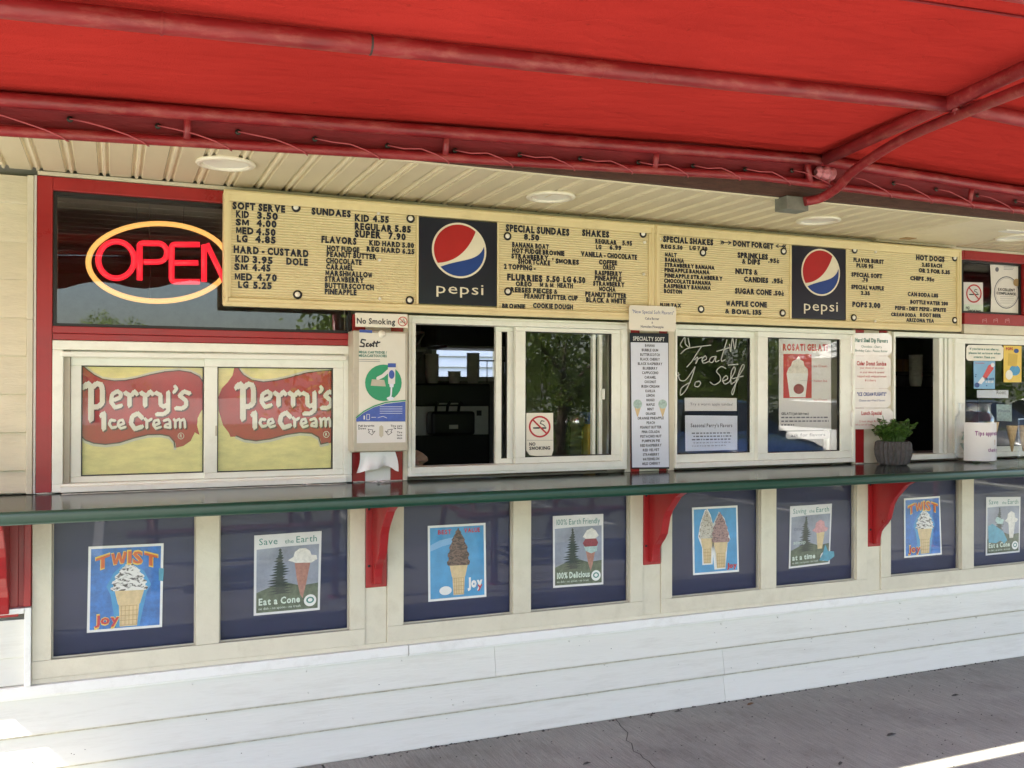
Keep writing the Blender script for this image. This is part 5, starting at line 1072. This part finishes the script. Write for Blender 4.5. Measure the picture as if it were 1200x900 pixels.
def eco(px, label, head, foot, foot2, kind, teal=False):
    t, s = poster(px, 'eco_poster', label, 'grey conifer posters', 'paper'); s.poly(t, [(.035,.03),(.965,.03),(.965,.84),(.4,.835),(.035,.82)], 'mist_grey', 1, 'picture'); s.poly(t, [(.035,.03),(.965,.03),(.965,.35),(.7,.33),(.5,.38),(.3,.36),(.035,.28)], 'meadow_green', 2, 'picture')
    conifer(s, t, .38, .24, .82, .2); hd = head.split('|')
    if len(hd) == 3: s.text(t, hd[0], .07, .34+.02*len(hd[0])-.08, .875, .955, 'ink_green', 'r'); s.text(t, hd[1], .45, .58, .875, .925, 'ink_green', 'r'); s.text(t, hd[2], .62, .93, .875, .955, 'ink_green', 'r')
    else: s.text(t, head, .07, .93, .872, .95, 'ink_green', 'r')
    if foot: s.text(t, foot, .07, min(.72, .07+.062*len(foot)), .125, .205, 'ink_pale', 'b', 5)
    s.text(t, foot2, .07, .70, .065, .095, 'ink_pale', 'r', 5)
    if kind == 1:
        s.poly(t, [(.60,.62),(.84,.63),(.78,.36),(.73,.17),(.69,.22),(.64,.40)], 'cone_pink', 4, 'cone_print'); s.poly(t, [(.50,.66),(.58,.70),(.60,.76),(.67,.80),(.76,.80),(.83,.76),(.85,.71),(.93,.70),(.94,.65),(.85,.61),(.62,.62)], 'scoop_white', 5, 'scoop_print')
    elif kind == 2:
        s.poly(t, [(.64,.50),(.84,.51),(.77,.27),(.74,.20),(.69,.32)], 'cone_pink', 4, 'cone_print'); s.poly(t, [(.60,.56),(.88,.57),(.86,.48),(.75,.45),(.64,.49)], 'scoop_mint', 5, 'scoop_print'); s.poly(t, [(.58,.60),(.64,.67),(.84,.67),(.89,.60),(.86,.55),(.62,.55)], 'scoop_red', 6, 'scoop_print'); s.poly(t, [(.58,.69),(.66,.78),(.76,.81),(.84,.77),(.90,.70),(.84,.66),(.64,.66)], 'scoop_white', 7, 'scoop_print')
    else:
        s.poly(t, [(.64,.54),(.84,.54),(.79,.27),(.68,.27)], 'cone_tan' if not teal else 'scoop_white', 4, 'cone_print'); s.poly(t, [(.53,.58),(.60,.62),(.62,.70),(.72,.75),(.82,.71),(.84,.63),(.93,.60),(.88,.55),(.66,.53)], 'scoop_pink' if not teal else 'scoop_white', 5, 'scoop_print')
    s.disc(t, .845, .135, .095, .075, 'poster_white', 6, 'badge'); s.disc(t, .845, .14, .06, .04, 'ink_green', 7, 'badge', inner=.6)
    return t, s
eco([(298,627.6),(376.9,622.3),(374.7,714.7),(297.3,721.7)], 'grey conifer poster reading Save the Earth, Eat a Cone', 'Save|the|Earth', 'Eat a Cone', 'no dish - no spoon - no trash', 1)
eco([(647.9,604.9),(707,602.2),(707,684.7),(648.3,689)], 'grey conifer poster reading 100% Earth Friendly, 100% Delicious', '100% Earth Friendly', '100% Delicious', 'no dish - no spoon - no trash', 2)
t, s = eco([(926.1,593.3),(975,590.2),(972.2,660.6),(924.4,666.4)], 'grey conifer poster reading Saving the Earth one scoop at a time', 'Saving|the|Earth', 'at a time', 'no dish - no spoon - no trash', 3)
s.text(t, "one", .09, .3, .60, .66, 'ink_soft', 'r', 5); s.text(t, "scoop", .09, .38, .38, .44, 'ink_pale', 'r', 5); s.poly(t, [(.72,.08),(.80,.18),(.86,.33),(.93,.22),(1.08,.20),(1.10,.12),(.95,.05)], 'poster_teal', 9, 'torn_edge')
t, s = eco([(1155.9,582.6),(1196,582.2),(1194.8,647),(1155.3,651)], 'faded conifer poster with peeling teal patches in the rightmost lower panel', 'Save|the|Earth', 'Eat a Cone', 'no dish - no spoon - no trash', 4, True)
s.poly(t, [(.06,.22),(.04,.50),(.16,.54),(.30,.48),(.48,.40),(.60,.24),(.52,.18),(.40,.24),(.28,.20)], 'poster_teal', 9, 'torn_edge'); s.poly(t, [(.24,.60),(.3,.66),(.5,.6),(.46,.52),(.3,.54)], 'scoop_mint', 9, 'torn_edge')
t, s = poster([(501.3,616.3),(568.9,612.7),(570,699.3),(502,705.3)], 'cone_poster', 'light blue BEST VALUE poster of a chocolate soft serve cone', 'blue soft serve posters'); s.poly(t, [(.035,.03),(.965,.03),(.965,.97),(.035,.97)], 'poster_cyan', 1, 'picture')
s.poly(t, [(.04,.66),(.25,.72),(.5,.76),(.5,.84),(.2,.80),(.04,.74)], 'pop_blue', 1.4, 'cloud_print'); cup_cone(s, t, .52, .165, .06, .46, .94, 'swirl_choc'); s.text(t, "BEST", .17, .40, .88, .935, 'ink_red', 'b', 3); s.text(t, "VALUE", .62, .90, .885, .94, 'ink_red', 'b', 3)
s.disc(t, .29, .13, .105, .058, 'poster_white', 4, 'badge'); s.text(t, "Joy", .67, .93, .15, .27, 'poster_white', 'x', 4, .04); s.text(t, "y", .84, .93, .12, .2, 'ink_red', 'b', 6)
t, s = poster([(811,594.9),(864.2,592.2),(866,669.9),(812.2,674.1)], 'cone_poster', 'light blue poster of two speckled cones side by side', 'blue soft serve posters'); s.poly(t, [(.035,.03),(.965,.03),(.965,.97),(.035,.97)], 'poster_cyan', 1, 'picture')
s.poly(t, [(.20,.14),(.42,.14),(.46,.5),(.48,.62),(.40,.88),(.33,.97),(.27,.95),(.17,.76),(.12,.56),(.2,.4)], 'poster_white', 1.5, 'glow_print'); s.poly(t, [(.46,.06),(.7,.06),(.76,.44),(.82,.5),(.7,.82),(.58,.92),(.42,.7),(.35,.5),(.42,.44)], 'poster_white', 1.5, 'glow_print')
cup_cone(s, t, .31, .145, .16, .54, .95, 'swirl_vanilla'); 
class Fwd(Sheet): pass
s2 = Sheet(*s.c, YP-.003); cup_cone(s2, t, .60, .165, .08, .47, .90, 'swirl_sprinkle'); s.text(t, "Joy", .73, .95, .07, .14, 'ink_red', 'x', 6, .05)

# ================================================================ INSIDE THE SERVING WINDOW
yk = 2.9; VK = View(480, 370, 4.735, yk)
def kx(a, b, y=yk): return at(480+a/4.735, 370+b/4.735, y)
MC = thing('soft_serve_machine', 'black and steel soft serve machine in the dark room behind the open window', 'machine', (2.42, 3.1, .02))
x0, z1 = kx(22, 375); x1 = kx(452, 375)[0]; z0 = kx(22, 500)[1]; zl0 = kx(22, 665)[1]
MB().box(x0, x1, yk+.02, yk+.65, .02, z1).build('cabinet', 'kitchen_black', MC, bevel=.01)
MB().box(x0+.01, x1-.01, yk-.01, yk+.0195, z0, z1-.01).build('head_panel', 'kitchen_black', MC, bevel=.006)
MB().box(x0+.01, x1-.02, yk, yk+.0193, zl0, z0-.004).build('steel_panel', 'kitchen_steel', MC, bevel=.003)
a, b = kx(90, 530); c, d = kx(325, 655); MB().box(a, c, yk-.16, yk-.0105, d, b).build('dispensing_head', 'kitchen_black', MC, bevel=.02)
for q in (125, 188, 250):
    x, z = kx(q, 520); MB().tube([(x, yk-.08, z-.03), (x, yk-.10, z+.03), (x+.01, yk-.12, z+.06)], .012, 8).build('draw_handle', 'kitchen_black', MC)
x, z = kx(205, 488); MB().box(x-.09, x+.09, yk-.014, yk-.0102, z-.006, z+.006).build('label_strip', 'kitchen_steel', MC)
x, z = kx(385, 540); MB().box(x-.02, x+.02, yk-.004, yk-.0005, z-.02, z+.02).build('control_panel', 'kitchen_black', MC)
x, z = kx(205, 612); MB().box(x-.035, x+.035, yk-.164, yk-.1605, z-.015, z+.015).build('badge', 'kitchen_steel', MC)
def cups(a, y, n, r0, r1, hh, label, zt=None, mat='cup_paper', ax=None):
    x, _ = kx(a, 370, y); t = thing('cup_stack', label, 'cups', (x, y, z1+.002), 'stacks of cups on the soft serve machine'); zz = z1+.003
    for k in range(n): MB().lathe((x, y, zz+hh*k), [(r0*.8, 0), (r0, .05), (r0+.004, .052), (r0+.004, .056), (r0-.002, .056)], 18).build('cup', mat, t)
    return t
cups(124, 3.2, 14, .052, .05, .0135, 'tall stack of clear cups on the left of the soft serve machine'); cups(248, 3.2, 4, .05, .05, .0135, 'short stack of cups in the middle of the machine top'); cups(352, 3.2, 15, .050, .05, .0135, 'tall stack of cups at the right end of the machine top')
CBN = thing('wall_cabinet', 'dark cabinet hanging from the ceiling above the machine', 'cabinet', (2.7, 3.0, 2.0))
a, b = kx(150, 40, 3.0); c, d = kx(490, 185, 3.0); MB().box(a, c+.1, 3.0, 3.4, d+.02, 2.39).build('carcass', 'kitchen_black', CBN); MB().box(a+.07, c+.12, 2.95, 3.42, d, d+.018).build('shelf_board', 'kitchen_grey', CBN)
SH = thing('wall_shelf', 'rack of grey brackets and shelves at the back left of the open window', 'shelf', (2.1, 3.3, 1.6))
for q in (90, 190): 
    x, z = kx(70, q, 3.3); MB().box(x-.2, x+.03, 3.3, 3.6, z-.01, z+.004).build('shelf_board', 'kitchen_steel', SH); MB().tube([(x+.02, 3.3, z-.02), (x+.02, 3.5, z-.09)], .008, 6).build('shelf_bracket', 'kitchen_steel', SH)
x = kx(45, 200, 3.3)[0]; MB().box(x-.02, x, 3.5, 3.52, .02, 2.3).build('upright', 'kitchen_steel', SH)
WB = thing('work_table', 'dark prep table behind the machine room windows', 'table', (2.8, 2.2, .02)); MB().box(.6, 3.5, 1.9, 2.5, .86, .90).build('table_top', 'kitchen_grey', WB)
for a, b in ((.65, 1.95), (3.45, 1.95), (.65, 2.45), (3.45, 2.45)): MB().box(a-.02, a+.02, b-.02, b+.02, .02, .86).build('leg', 'kitchen_grey', WB)
UT = thing('utensil_rail', 'steel rail of ladles and scoops hanging at the back of the dark kitchen', 'rail', (2.4, 3.7, 1.9)); x, z = kx(430, 250, 3.3)
MB().tube([(x-.12, 3.3, z), (x+.35, 3.3, z)], .006, 6).build('bar', 'steel', UT)
for k in range(5): MB().tube([(x-.08+.08*k, 3.3, z-.004), (x-.08+.08*k, 3.3, z-.16-.02*(k % 2))], .004, 5).build('utensil', 'steel', UT)
# things just inside the glass
LG = thing('inner_sill', 'narrow dark ledge inside the serving windows', 'shelf', (2.5, .3, 1.1)); MB().box(XL+.1, 5.5, .125, .50, 1.14, 1.17).build('board', 'kitchen_grey', LG)
BG = thing('plastic_bag', 'crumpled tan bag just inside the lower left corner of the open window', 'bag', (1.27, .25, 1.17))
m = MB(); rn = random.Random(9); n = 14
for i in range(7):
    for j in range(n):
        q = 2*math.pi*j/n; f = i/6; r = .045*math.sin(math.pi*(f*.85+.08))*(1+rn.uniform(-.45, .45)); m.v.append((1.275+r*math.cos(q), .25+r*math.sin(q), 1.171+.095*f))
m.f = [(i*n+j, i*n+(j+1) % n, (i+1)*n+(j+1) % n, (i+1)*n+j) for i in range(6) for j in range(n)]; m.sm = [False]*len(m.f); m.build('film', 'bag_tan', BG)
VI = View(580, 350, 3.6, .28)
def ix(a, b): return VI.p(a, b)
x0, z1_ = ix(318, 492); x1 = ix(385, 492)[0]; r = (x1-x0)/2
CN = thing('steel_canister', 'shiny steel canister standing inside the second window', 'canister', ((x0+x1)/2, .30, 1.171)); MB().lathe(((x0+x1)/2, .30, 1.171), [(.0001, .001), (r*.8, .001), (r*.8, z1_-1.171-.06), (r, z1_-1.171-.055), (r, z1_-1.171), (r*.9, z1_-1.171), (r*.9, z1_-1.171-.01), (.0001, z1_-1.171-.012)], 28).build('body', 'steel', CN)
MB().tube([((x0+x1)/2-r, .30, z1_-.01), ((x0+x1)/2-r-.02, .29, z1_-.03), ((x0+x1)/2-r-.01, .30, z1_-.06)], .004, 6).build('handle', 'steel', CN)
x0, z1_ = ix(392, 530); x1 = ix(425, 530)[0]; BX = thing('carton', 'yellow carton with a blue top beside the steel canister', 'box', ((x0+x1)/2, .32, 1.171)); MB().box(x0, x1, .28, .38, 1.171, z1_).build('sleeve', 'box_yellow', BX, bevel=.003); MB().box(x0+.002, x1-.002, .282, .378, z1_+.0005, z1_+.06).build('lid', 'box_blue', BX, bevel=.003)
# behind the right opening: cup stacks and boxes
def at2(px, py, y): return at(px, py, y)
x, z = at2(1085, 450, 1.5); BS = thing('back_bar', 'dark shelving unit deep behind the right hand opening', 'shelf', (5.6, 1.6, .02)); MB().box(x-.35, x+.5, 1.45, 1.9, .02, z-.02).build('carcass', 'kitchen_black', BS, bevel=.005); 
CS = thing('cup_stack', 'tall stack of kraft cups behind the right hand opening', 'cups', (x, 1.6, z-.018))
for k in range(10): MB().lathe((x, 1.6, z-.017+k*.02), [(.04, 0), (.05, .06), (.054, .062), (.05, .064)], 16).build('cup', 'cup_paper', CS)
x2, z2 = at2(1060, 428, 1.9); KB = thing('cardboard_box', 'brown cardboard box on a high shelf behind the right hand opening', 'box', (x2, 2.0, z2-.05)); MB().box(x2-.14, x2+.16, 1.92, 2.2, z2-.05, z2+.05).build('carton', 'kraft', KB); MB().box(x2-.01, x2+.02, 1.918, 1.9195, z2-.05, z2+.05).build('tape', 'bag_tan', KB)
KS = thing('wall_shelf', 'dark board shelf under the brown cardboard box', 'shelf', (x2, 2.0, z2-.08)); MB().box(x2-.4, x2+.6, 1.9, 2.3, z2-.08, z2-.052).build('board', 'kitchen_dark', KS); MB().box(x2-.4, x2-.37, 1.9, 2.3, .02, z2-.081).build('upright', 'kitchen_dark', KS)

# ================================================================ LITTER ON THE WALK
def leaf_litter(px, py, s, rot, label):
    d = ray(px, py); t = -CAM.z/d.z; x, y = CAM.x+d.x*t, CAM.y+d.y*t; m = MB(); c, sn = math.cos(rot), math.sin(rot)
    P = [(-1, 0, .002), (-.4, .35, .006), (.3, .3, .008), (1, .05, .003), (.35, -.3, .007), (-.5, -.28, .004), (0, 0, .012)]
    m.add([(x+s*(a*c-b*sn), y+s*(a*sn+b*c), h+.001) for a, b, h in P], [(6, 0, 1), (6, 1, 2), (6, 2, 3), (6, 3, 4), (6, 4, 5), (6, 5, 0)]); o = m.build('dead_leaf', 'crack_dirt', None, loc=(x, y, .001)); tag(o, label, 'leaf')
    return o
M('leaf_brown', (.14, .07, .03), .8, .3, 80)
o = leaf_litter(880, 826, .028, .2, 'curled brown dead leaf close to the foot of the siding'); o.data.materials[0] = MATS['leaf_brown']
leaf_litter(1120, 816, .026, -.2, 'dark dead leaf nearest the right side of the walk'); leaf_litter(1045, 862, .030, 0, 'largest dark leaf on the walk, lower right')
leaf_litter(985, 896, .02, .5, 'dark bit of leaf at the bottom edge of the walk'); leaf_litter(688, 896, .022, .1, 'dark leaf at the bottom edge beside the long crack'); leaf_litter(795, 835, .022, -.4, 'thin dark leaf next to the siding above the crack')
rn = random.Random(21); m = MB()
for i in range(260):
    x = rn.uniform(.8, 4.6); y = rn.uniform(-1.1, -.02); s = rn.uniform(.002, .006); q = rn.uniform(0, 3); h = s*.6
    m.add([(x-s, y, 0), (x, y-s*.7, 0), (x+s, y+s*.2, 0), (x, y+s*.7, 0), (x, y, h+.0005)], [(0, 1, 4), (1, 2, 4), (2, 3, 4), (3, 0, 4)])
o = m.build('grit', 'crack_dirt'); tag(o, 'scattered dark grit on the concrete walk', 'grit', kind='stuff')
m = MB()
for i in range(150):
    x = rn.uniform(1.0, 4.7); y = -.02-abs(rn.gauss(0, .012)); s = rn.uniform(.004, .010)
    m.add([(x-s, y, 0.0005), (x, y-s*.7, 0.0005), (x+s, y+s*.2, 0.0005), (x, y+s*.5, 0.0005), (x, y, s*.7)], [(0, 1, 4), (1, 2, 4), (2, 3, 4), (3, 0, 4)])
o = m.build('debris', 'crack_dirt'); tag(o, 'dark debris gathered along the foot of the siding', 'debris', kind='stuff')

# ================================================================ ACROSS THE LOT (seen in the glass)
def tree(label, x, y, h, cr, seed, first=None):
    if first is not None:
        c = copy_tree(first); c.location = (x, y, -.1); s = h/first['h']; c.scale = (s, s, s); c.rotation_euler.z = seed*1.3; c['label'] = label; return c
    t = thing('leafy_tree', label, 'tree', (x, y, -.1), 'trees across the lot'); t['h'] = h; rn = random.Random(seed)
    m = MB(); m.tube([(x, y, -.1), (x+.1, y, h*.25), (x-.05, y+.1, h*.55), (x, y, h*.85)], [cr*.10, cr*.075, cr*.05, .02], 10)
    for k in range(8):
        q = k*.8; z = h*(.25+.06*k); m.tube([(x, y, z), (x+math.cos(q)*cr*.4, y+math.sin(q)*cr*.4, z+cr*.3), (x+math.cos(q)*cr*.75, y+math.sin(q)*cr*.75, z+cr*.45)], [cr*.035, cr*.02, .01], 6)
    m.build('trunk', 'bark', t); m = MB()
    cl = [(rn.gauss(0, .42)*cr, rn.gauss(0, .42)*cr, h*.60+rn.gauss(0, .21)*h) for _ in range(46)]
    for c in cl:
        rr = cr*rn.uniform(.18, .38)
        for k in range(150):
            d = Vector((rn.gauss(0, 1), rn.gauss(0, 1), rn.gauss(0, .8))).normalized()*rr*rn.uniform(.6, 1.05); p = Vector((x+c[0], y+c[1], max(c[2], h*.2)))+d
            a = Vector((rn.gauss(0, 1), rn.gauss(0, 1), rn.gauss(0, 1))).normalized(); b = a.orthogonal().normalized(); s = rn.uniform(.06, .13); m.add([p-a*s, p+b*s*.5, p+a*s, p-b*s*.5], [(0, 1, 2, 3)])
    m.build('crown', 'tree_leaf', t); return t
def leafmat():
    m = bpy.data.materials.new('tree_leaf'); m.use_nodes = True; nt = m.node_tree; N = nt.nodes; L = nt.links; N.remove(N['Principled BSDF'])
    tc = N.new('ShaderNodeTexCoord'); n = N.new('ShaderNodeTexNoise'); n.inputs['Scale'].default_value = .9; n.inputs['Detail'].default_value = 6; L.new(tc.outputs['Object'], n.inputs['Vector'])
    cr = N.new('ShaderNodeValToRGB'); cr.color_ramp.elements[0].position = .35; cr.color_ramp.elements[1].position = .65; cr.color_ramp.elements[0].color = (.055, .085, .02, 1); cr.color_ramp.elements[1].color = (.15, .19, .045, 1); L.new(n.outputs['Fac'], cr.inputs[0])
    d = N.new('ShaderNodeBsdfDiffuse'); t = N.new('ShaderNodeBsdfTranslucent'); x = N.new('ShaderNodeMixShader'); x.inputs[0].default_value = .6
    hs = N.new('ShaderNodeHueSaturation'); hs.inputs['Value'].default_value = 2.6; L.new(cr.outputs[0], hs.inputs['Color']); L.new(cr.outputs[0], d.inputs[0]); L.new(hs.outputs[0], t.inputs[0]); L.new(d.outputs[0], x.inputs[1]); L.new(t.outputs[0], x.inputs[2]); L.new(x.outputs[0], N['Material Output'].inputs[0]); MATS['tree_leaf'] = m
leafmat()
T0 = tree('tall full tree directly across the lot', 6.5, -17, 8.5, 3.3, 2); T1_ = tree('broad low tree beside the tall one across the lot', 11, -16, 6.5, 3.0, 5)
for i, (x, y, h) in enumerate(((-.8, -44, 4.6), (15.5, -18, 8), (20, -17, 7.5), (25, -19, 9), (9, -21, 8), (31, -20, 9), (-16, -36, 7), (-13, -30, 5.5), (38, -24, 9), (44, -24, 8))):
    tree(['small far tree behind the lawn', 'full tree right of the broad low one', 'dense tree beside the parked cars', 'tall tree at the far right of the lot', 'tree in the second row across the lot', 'big tree at the lot corner', 'far tree left of the street', 'lowest far tree by the street', 'last tree at the right end', 'last tree beyond all the others on the right'][i], x, y, h, 3, i+1, T0 if i % 2 else T1_)
# hedge of shrubs in front of the trees
for i in range(9): c = tree('bushy green shrub number %s along the lawn edge' % ['one', 'two', 'three', 'four', 'five', 'six', 'seven', 'eight', 'nine'][i], (3.6+i*1.5 if i < 3 else 3.6+i*1.9), (-9.6 if i < 3 else -12.9)-.3*(i % 2), 2.0+.4*(i % 3), 3, i+20, T1_); c.name = 'shrub'; c['label'] = ['shrub at the left end of the hedge across the lot', 'second shrub from the left in the hedge', 'third shrub from the left in the hedge', 'fourth shrub from the left in the hedge', 'middle shrub of the hedge', 'fourth shrub from the right in the hedge', 'third shrub from the right in the hedge', 'second shrub from the right in the hedge', 'shrub at the right end of the hedge'][i]; c['category'] = 'shrub'; c['group'] = 'hedge across the lot'
def car(x, y, paint, label, first=None):
    if first is not None:
        c = copy_tree(first); c.location = (x, y, -.115); c['label'] = label
        for ch in c.children:
            if ch.name.startswith('body'): ch.data = ch.data.copy(); ch.data.materials[0] = MATS[paint]
        return c
    t = thing('parked_car', label, 'car', (x, y, -.115), 'cars parked facing the stand'); g = -.115
    # nose towards +y (towards the stand); stations along y with half width and heights
    st = [(2.25, .62, .30, .62), (2.15, .80, .22, .74), (1.7, .88, .20, .86), (1.05, .90, .20, .95), (.9, .90, .20, .97), (-1.3, .90, .20, 1.0), (-1.9, .88, .22, 1.0), (-2.25, .80, .28, .95), (-2.32, .62, .36, .80)]
    m = MB(); n = 12
    for (yy, hw, zb_, zt) in st:
        prof = [(-hw*.92, zb_), (-hw, zb_+.12), (-hw, (zb_+zt)/2), (-hw*.97, zt-.12), (-hw*.86, zt-.02), (-hw*.4, zt+.02), (hw*.4, zt+.02), (hw*.86, zt-.02), (hw*.97, zt-.12), (hw, (zb_+zt)/2), (hw, zb_+.12), (hw*.92, zb_)]
        for a, b in prof: m.v.append((x+a, y+yy, g+b))
    m.f = [(i*n+j, (i+1)*n+j, (i+1)*n+(j+1) % n, i*n+(j+1) % n) for i in range(len(st)-1) for j in range(n)]+[tuple(range(n)), tuple(range((len(st)-1)*n+n-1, (len(st)-1)*n-1, -1))]; m.sm = [True]*len(m.f)
    m.build('body', paint, t)
    ga = [(1.0, .80, .95, .96), (.25, .68, .96, 1.42), (-.9, .68, .98, 1.44), (-1.75, .76, .98, 1.0)]; m = MB()
    for yy, hw, zb_, zt in ga:
        for a, b in ((-hw-.06, zb_-.02), (-hw, zt), (hw, zt), (hw+.06, zb_-.02)): m.v.append((x+a, y+yy, g+b))
    m.f = [(i*4+j, (i+1)*4+j, (i+1)*4+j+1, i*4+j+1) for i in range(3) for j in range(3)]+[(0, 1, 2, 3), (15, 14, 13, 12)]; m.sm = [False]*len(m.f); m.build('window_glass', 'car_glass', t)
    MB().add([(x-.66, y+.22, g+1.43), (x+.66, y+.22, g+1.43), (x+.66, y-.88, g+1.45), (x-.66, y-.88, g+1.45), (x-.6, y+.1, g+1.47), (x+.6, y+.1, g+1.47), (x+.6, y-.8, g+1.48), (x-.6, y-.8, g+1.48)], [(4, 5, 6, 7), (0, 1, 5, 4), (1, 2, 6, 5), (2, 3, 7, 6), (3, 0, 4, 7)]).build('body_roof', paint, t)
    for sx in (-1, 1):
        for yy in (1.4, -1.4):
            w = MB().lathe((x+sx*.82, y+yy, g+.33), [(.0001, -.11), (.20, -.11), (.32, -.10), (.335, -.05), (.335, .05), (.32, .10), (.20, .11), (.0001, .11)], 20, 'x').build('wheel', 'tyre', t)
            MB().lathe((x+sx*.93, y+yy, g+.33), [(.0001, .012*sx), (.07, .01*sx), (.2, .012*sx), (.215, 0)], 10, 'x').build('rim', 'rim_alloy', w)
        MB().box(x+sx*.48, x+sx*.78, y+2.12, y+2.24, g+.60, g+.72).build('headlight', 'lamp_glass', t, bevel=.02)
    MB().box(x-.42, x+.42, y+2.2, y+2.30, g+.45, g+.62).build('grille', 'tyre', t, bevel=.01); MB().box(x-.72, x+.72, y+2.14, y+2.30, g+.28, g+.40).build('bumper', paint, t, bevel=.03)
    return t
C0 = car(9.4, -9.6, 'car_blue', 'dark blue sedan parked nose-in opposite the third window'); car(12.4, -9.5, 'car_white', 'white sedan parked between two darker cars', C0); car(15.4, -9.6, 'car_grey', 'dark grey sedan parked at the right of the row', C0); car(18.6, -9.6, 'car_white', 'white sedan at the far right of the row', C0)
def picnic(x, y, label, first=None):
    if first is not None: c = copy_tree(first); c.location = (x, y, 0); c['label'] = label; return c
    t = thing('picnic_table', label, 'picnic table', (x, y, 0), 'picnic tables on the walk')
    for k in range(5): MB().box(x-.8, x+.8, y-.36+k*.148, y-.36+k*.148+.14, .72, .755).build('plank', 'maroon_metal', t)
    for s in (-1, 1):
        for k in range(2): MB().box(x-.8, x+.8, y+s*.62+k*.125-.125, y+s*.62+k*.125-.005, .42, .45).build('plank', 'maroon_metal', t)
        MB().tube([(x+s*.6, y-.62, .002), (x+s*.6, y-.25, .71)], .03, 6).build('leg', 'maroon_metal', t); MB().tube([(x+s*.6, y+.62, .002), (x+s*.6, y+.25, .71)], .03, 6).build('leg', 'maroon_metal', t); MB().tube([(x+s*.6, y-.7, .40), (x+s*.6, y+.7, .40)], .025, 6).build('brace', 'maroon_metal', t)
    return t
p0 = picnic(.9, -4.35-.0, 'maroon picnic table at the left under the awning edge'); p0.location.y -= 0
tag(p0); picnic(3.6, -4.4, 'maroon picnic table right of the other one on the walk', p0)
# wires and pole
UP_ = thing('utility_pole', 'wooden utility pole with a crossarm beyond the lot', 'pole', (-7.5, -24, -.1)); MB().tube([(-7.5, -24, -.1), (-7.5, -24, 9)], [.16, .11], 10).build('pole_shaft', 'utility_wood', UP_); MB().box(-8.7, -6.3, -24.08, -23.95, 8.2, 8.32).build('crossarm', 'utility_wood', UP_)
UQ = copy_tree(UP_); UQ.location = (22, -23.2, -.1); UQ['label'] = 'second wooden utility pole far to the right beyond the lot'
for i, (z, y) in enumerate(((8.4, -24), (8.4, -23.4), (7.6, -24), (6.6, -24), (6.2, -23.7))):
    m = MB(); m.tube([(-40+62*k/14*1.0, y+.02*k, z-1.2*math.sin(math.pi*((k*62/14) % 29.5)/29.5)) for k in range(15)], .02, 4); o = m.build('overhead_wire', 'wire'); tag(o, ['highest overhead wire across the lot', 'second overhead wire close beside the highest', 'third overhead wire from the top', 'fourth overhead wire from the top', 'lowest overhead wire across the lot'][i], 'wire', 'overhead wires')
TN = thing('pop_up_canopy', 'white pop-up canopy on four poles beyond the parked cars', 'canopy', (17.0, -13.2, -.1))
c = (17.0, -13.2); m = MB(); q = [(c[0]-1.6, c[1]-1.6, 2.3), (c[0]+1.6, c[1]-1.6, 2.3), (c[0]+1.6, c[1]+1.6, 2.3), (c[0]-1.6, c[1]+1.6, 2.3), (c[0], c[1], 3.2)]; m.add(q, [(0, 1, 4), (1, 2, 4), (2, 3, 4), (3, 0, 4)]); m.build('canopy_top', 'tent_white', TN)
for a in (-1.55, 1.55):
    for b in (-1.55, 1.55): MB().tube([(c[0]+a, c[1]+b, -.1), (c[0]+a, c[1]+b, 2.3)], .025, 6).build('pole', 'rim_alloy', TN)
# neighbour house seen through the rear window
NH = thing('neighbouring_house', 'white clapboard house seen through the rear window of the stand', 'house', (4, 8.5, -.1)); k = 0; z = -.1
while z < 3.4:
    MB().prism_x([(8.5, z+.15), (8.46, z), (8.5, z)], -3, 11).build('clapboard', 'neighbour_siding', NH); z += .15
MB().box(-3, 11, 8.5, 12, -.1, 3.4).build('wall', 'neighbour_siding', NH); MB().prism_x([(8.1, 3.4), (10.25, 5.0), (12.4, 3.4)], -3.3, 11.3).build('roof', 'shingle', NH)
# rear window pane
MB().box(vx0+.04, vx1-.04, YB+.03, YB+.034, vz0+.04, 1.98).build('rear_pane', 'pane', B)
bpy.context.view_layer.update()
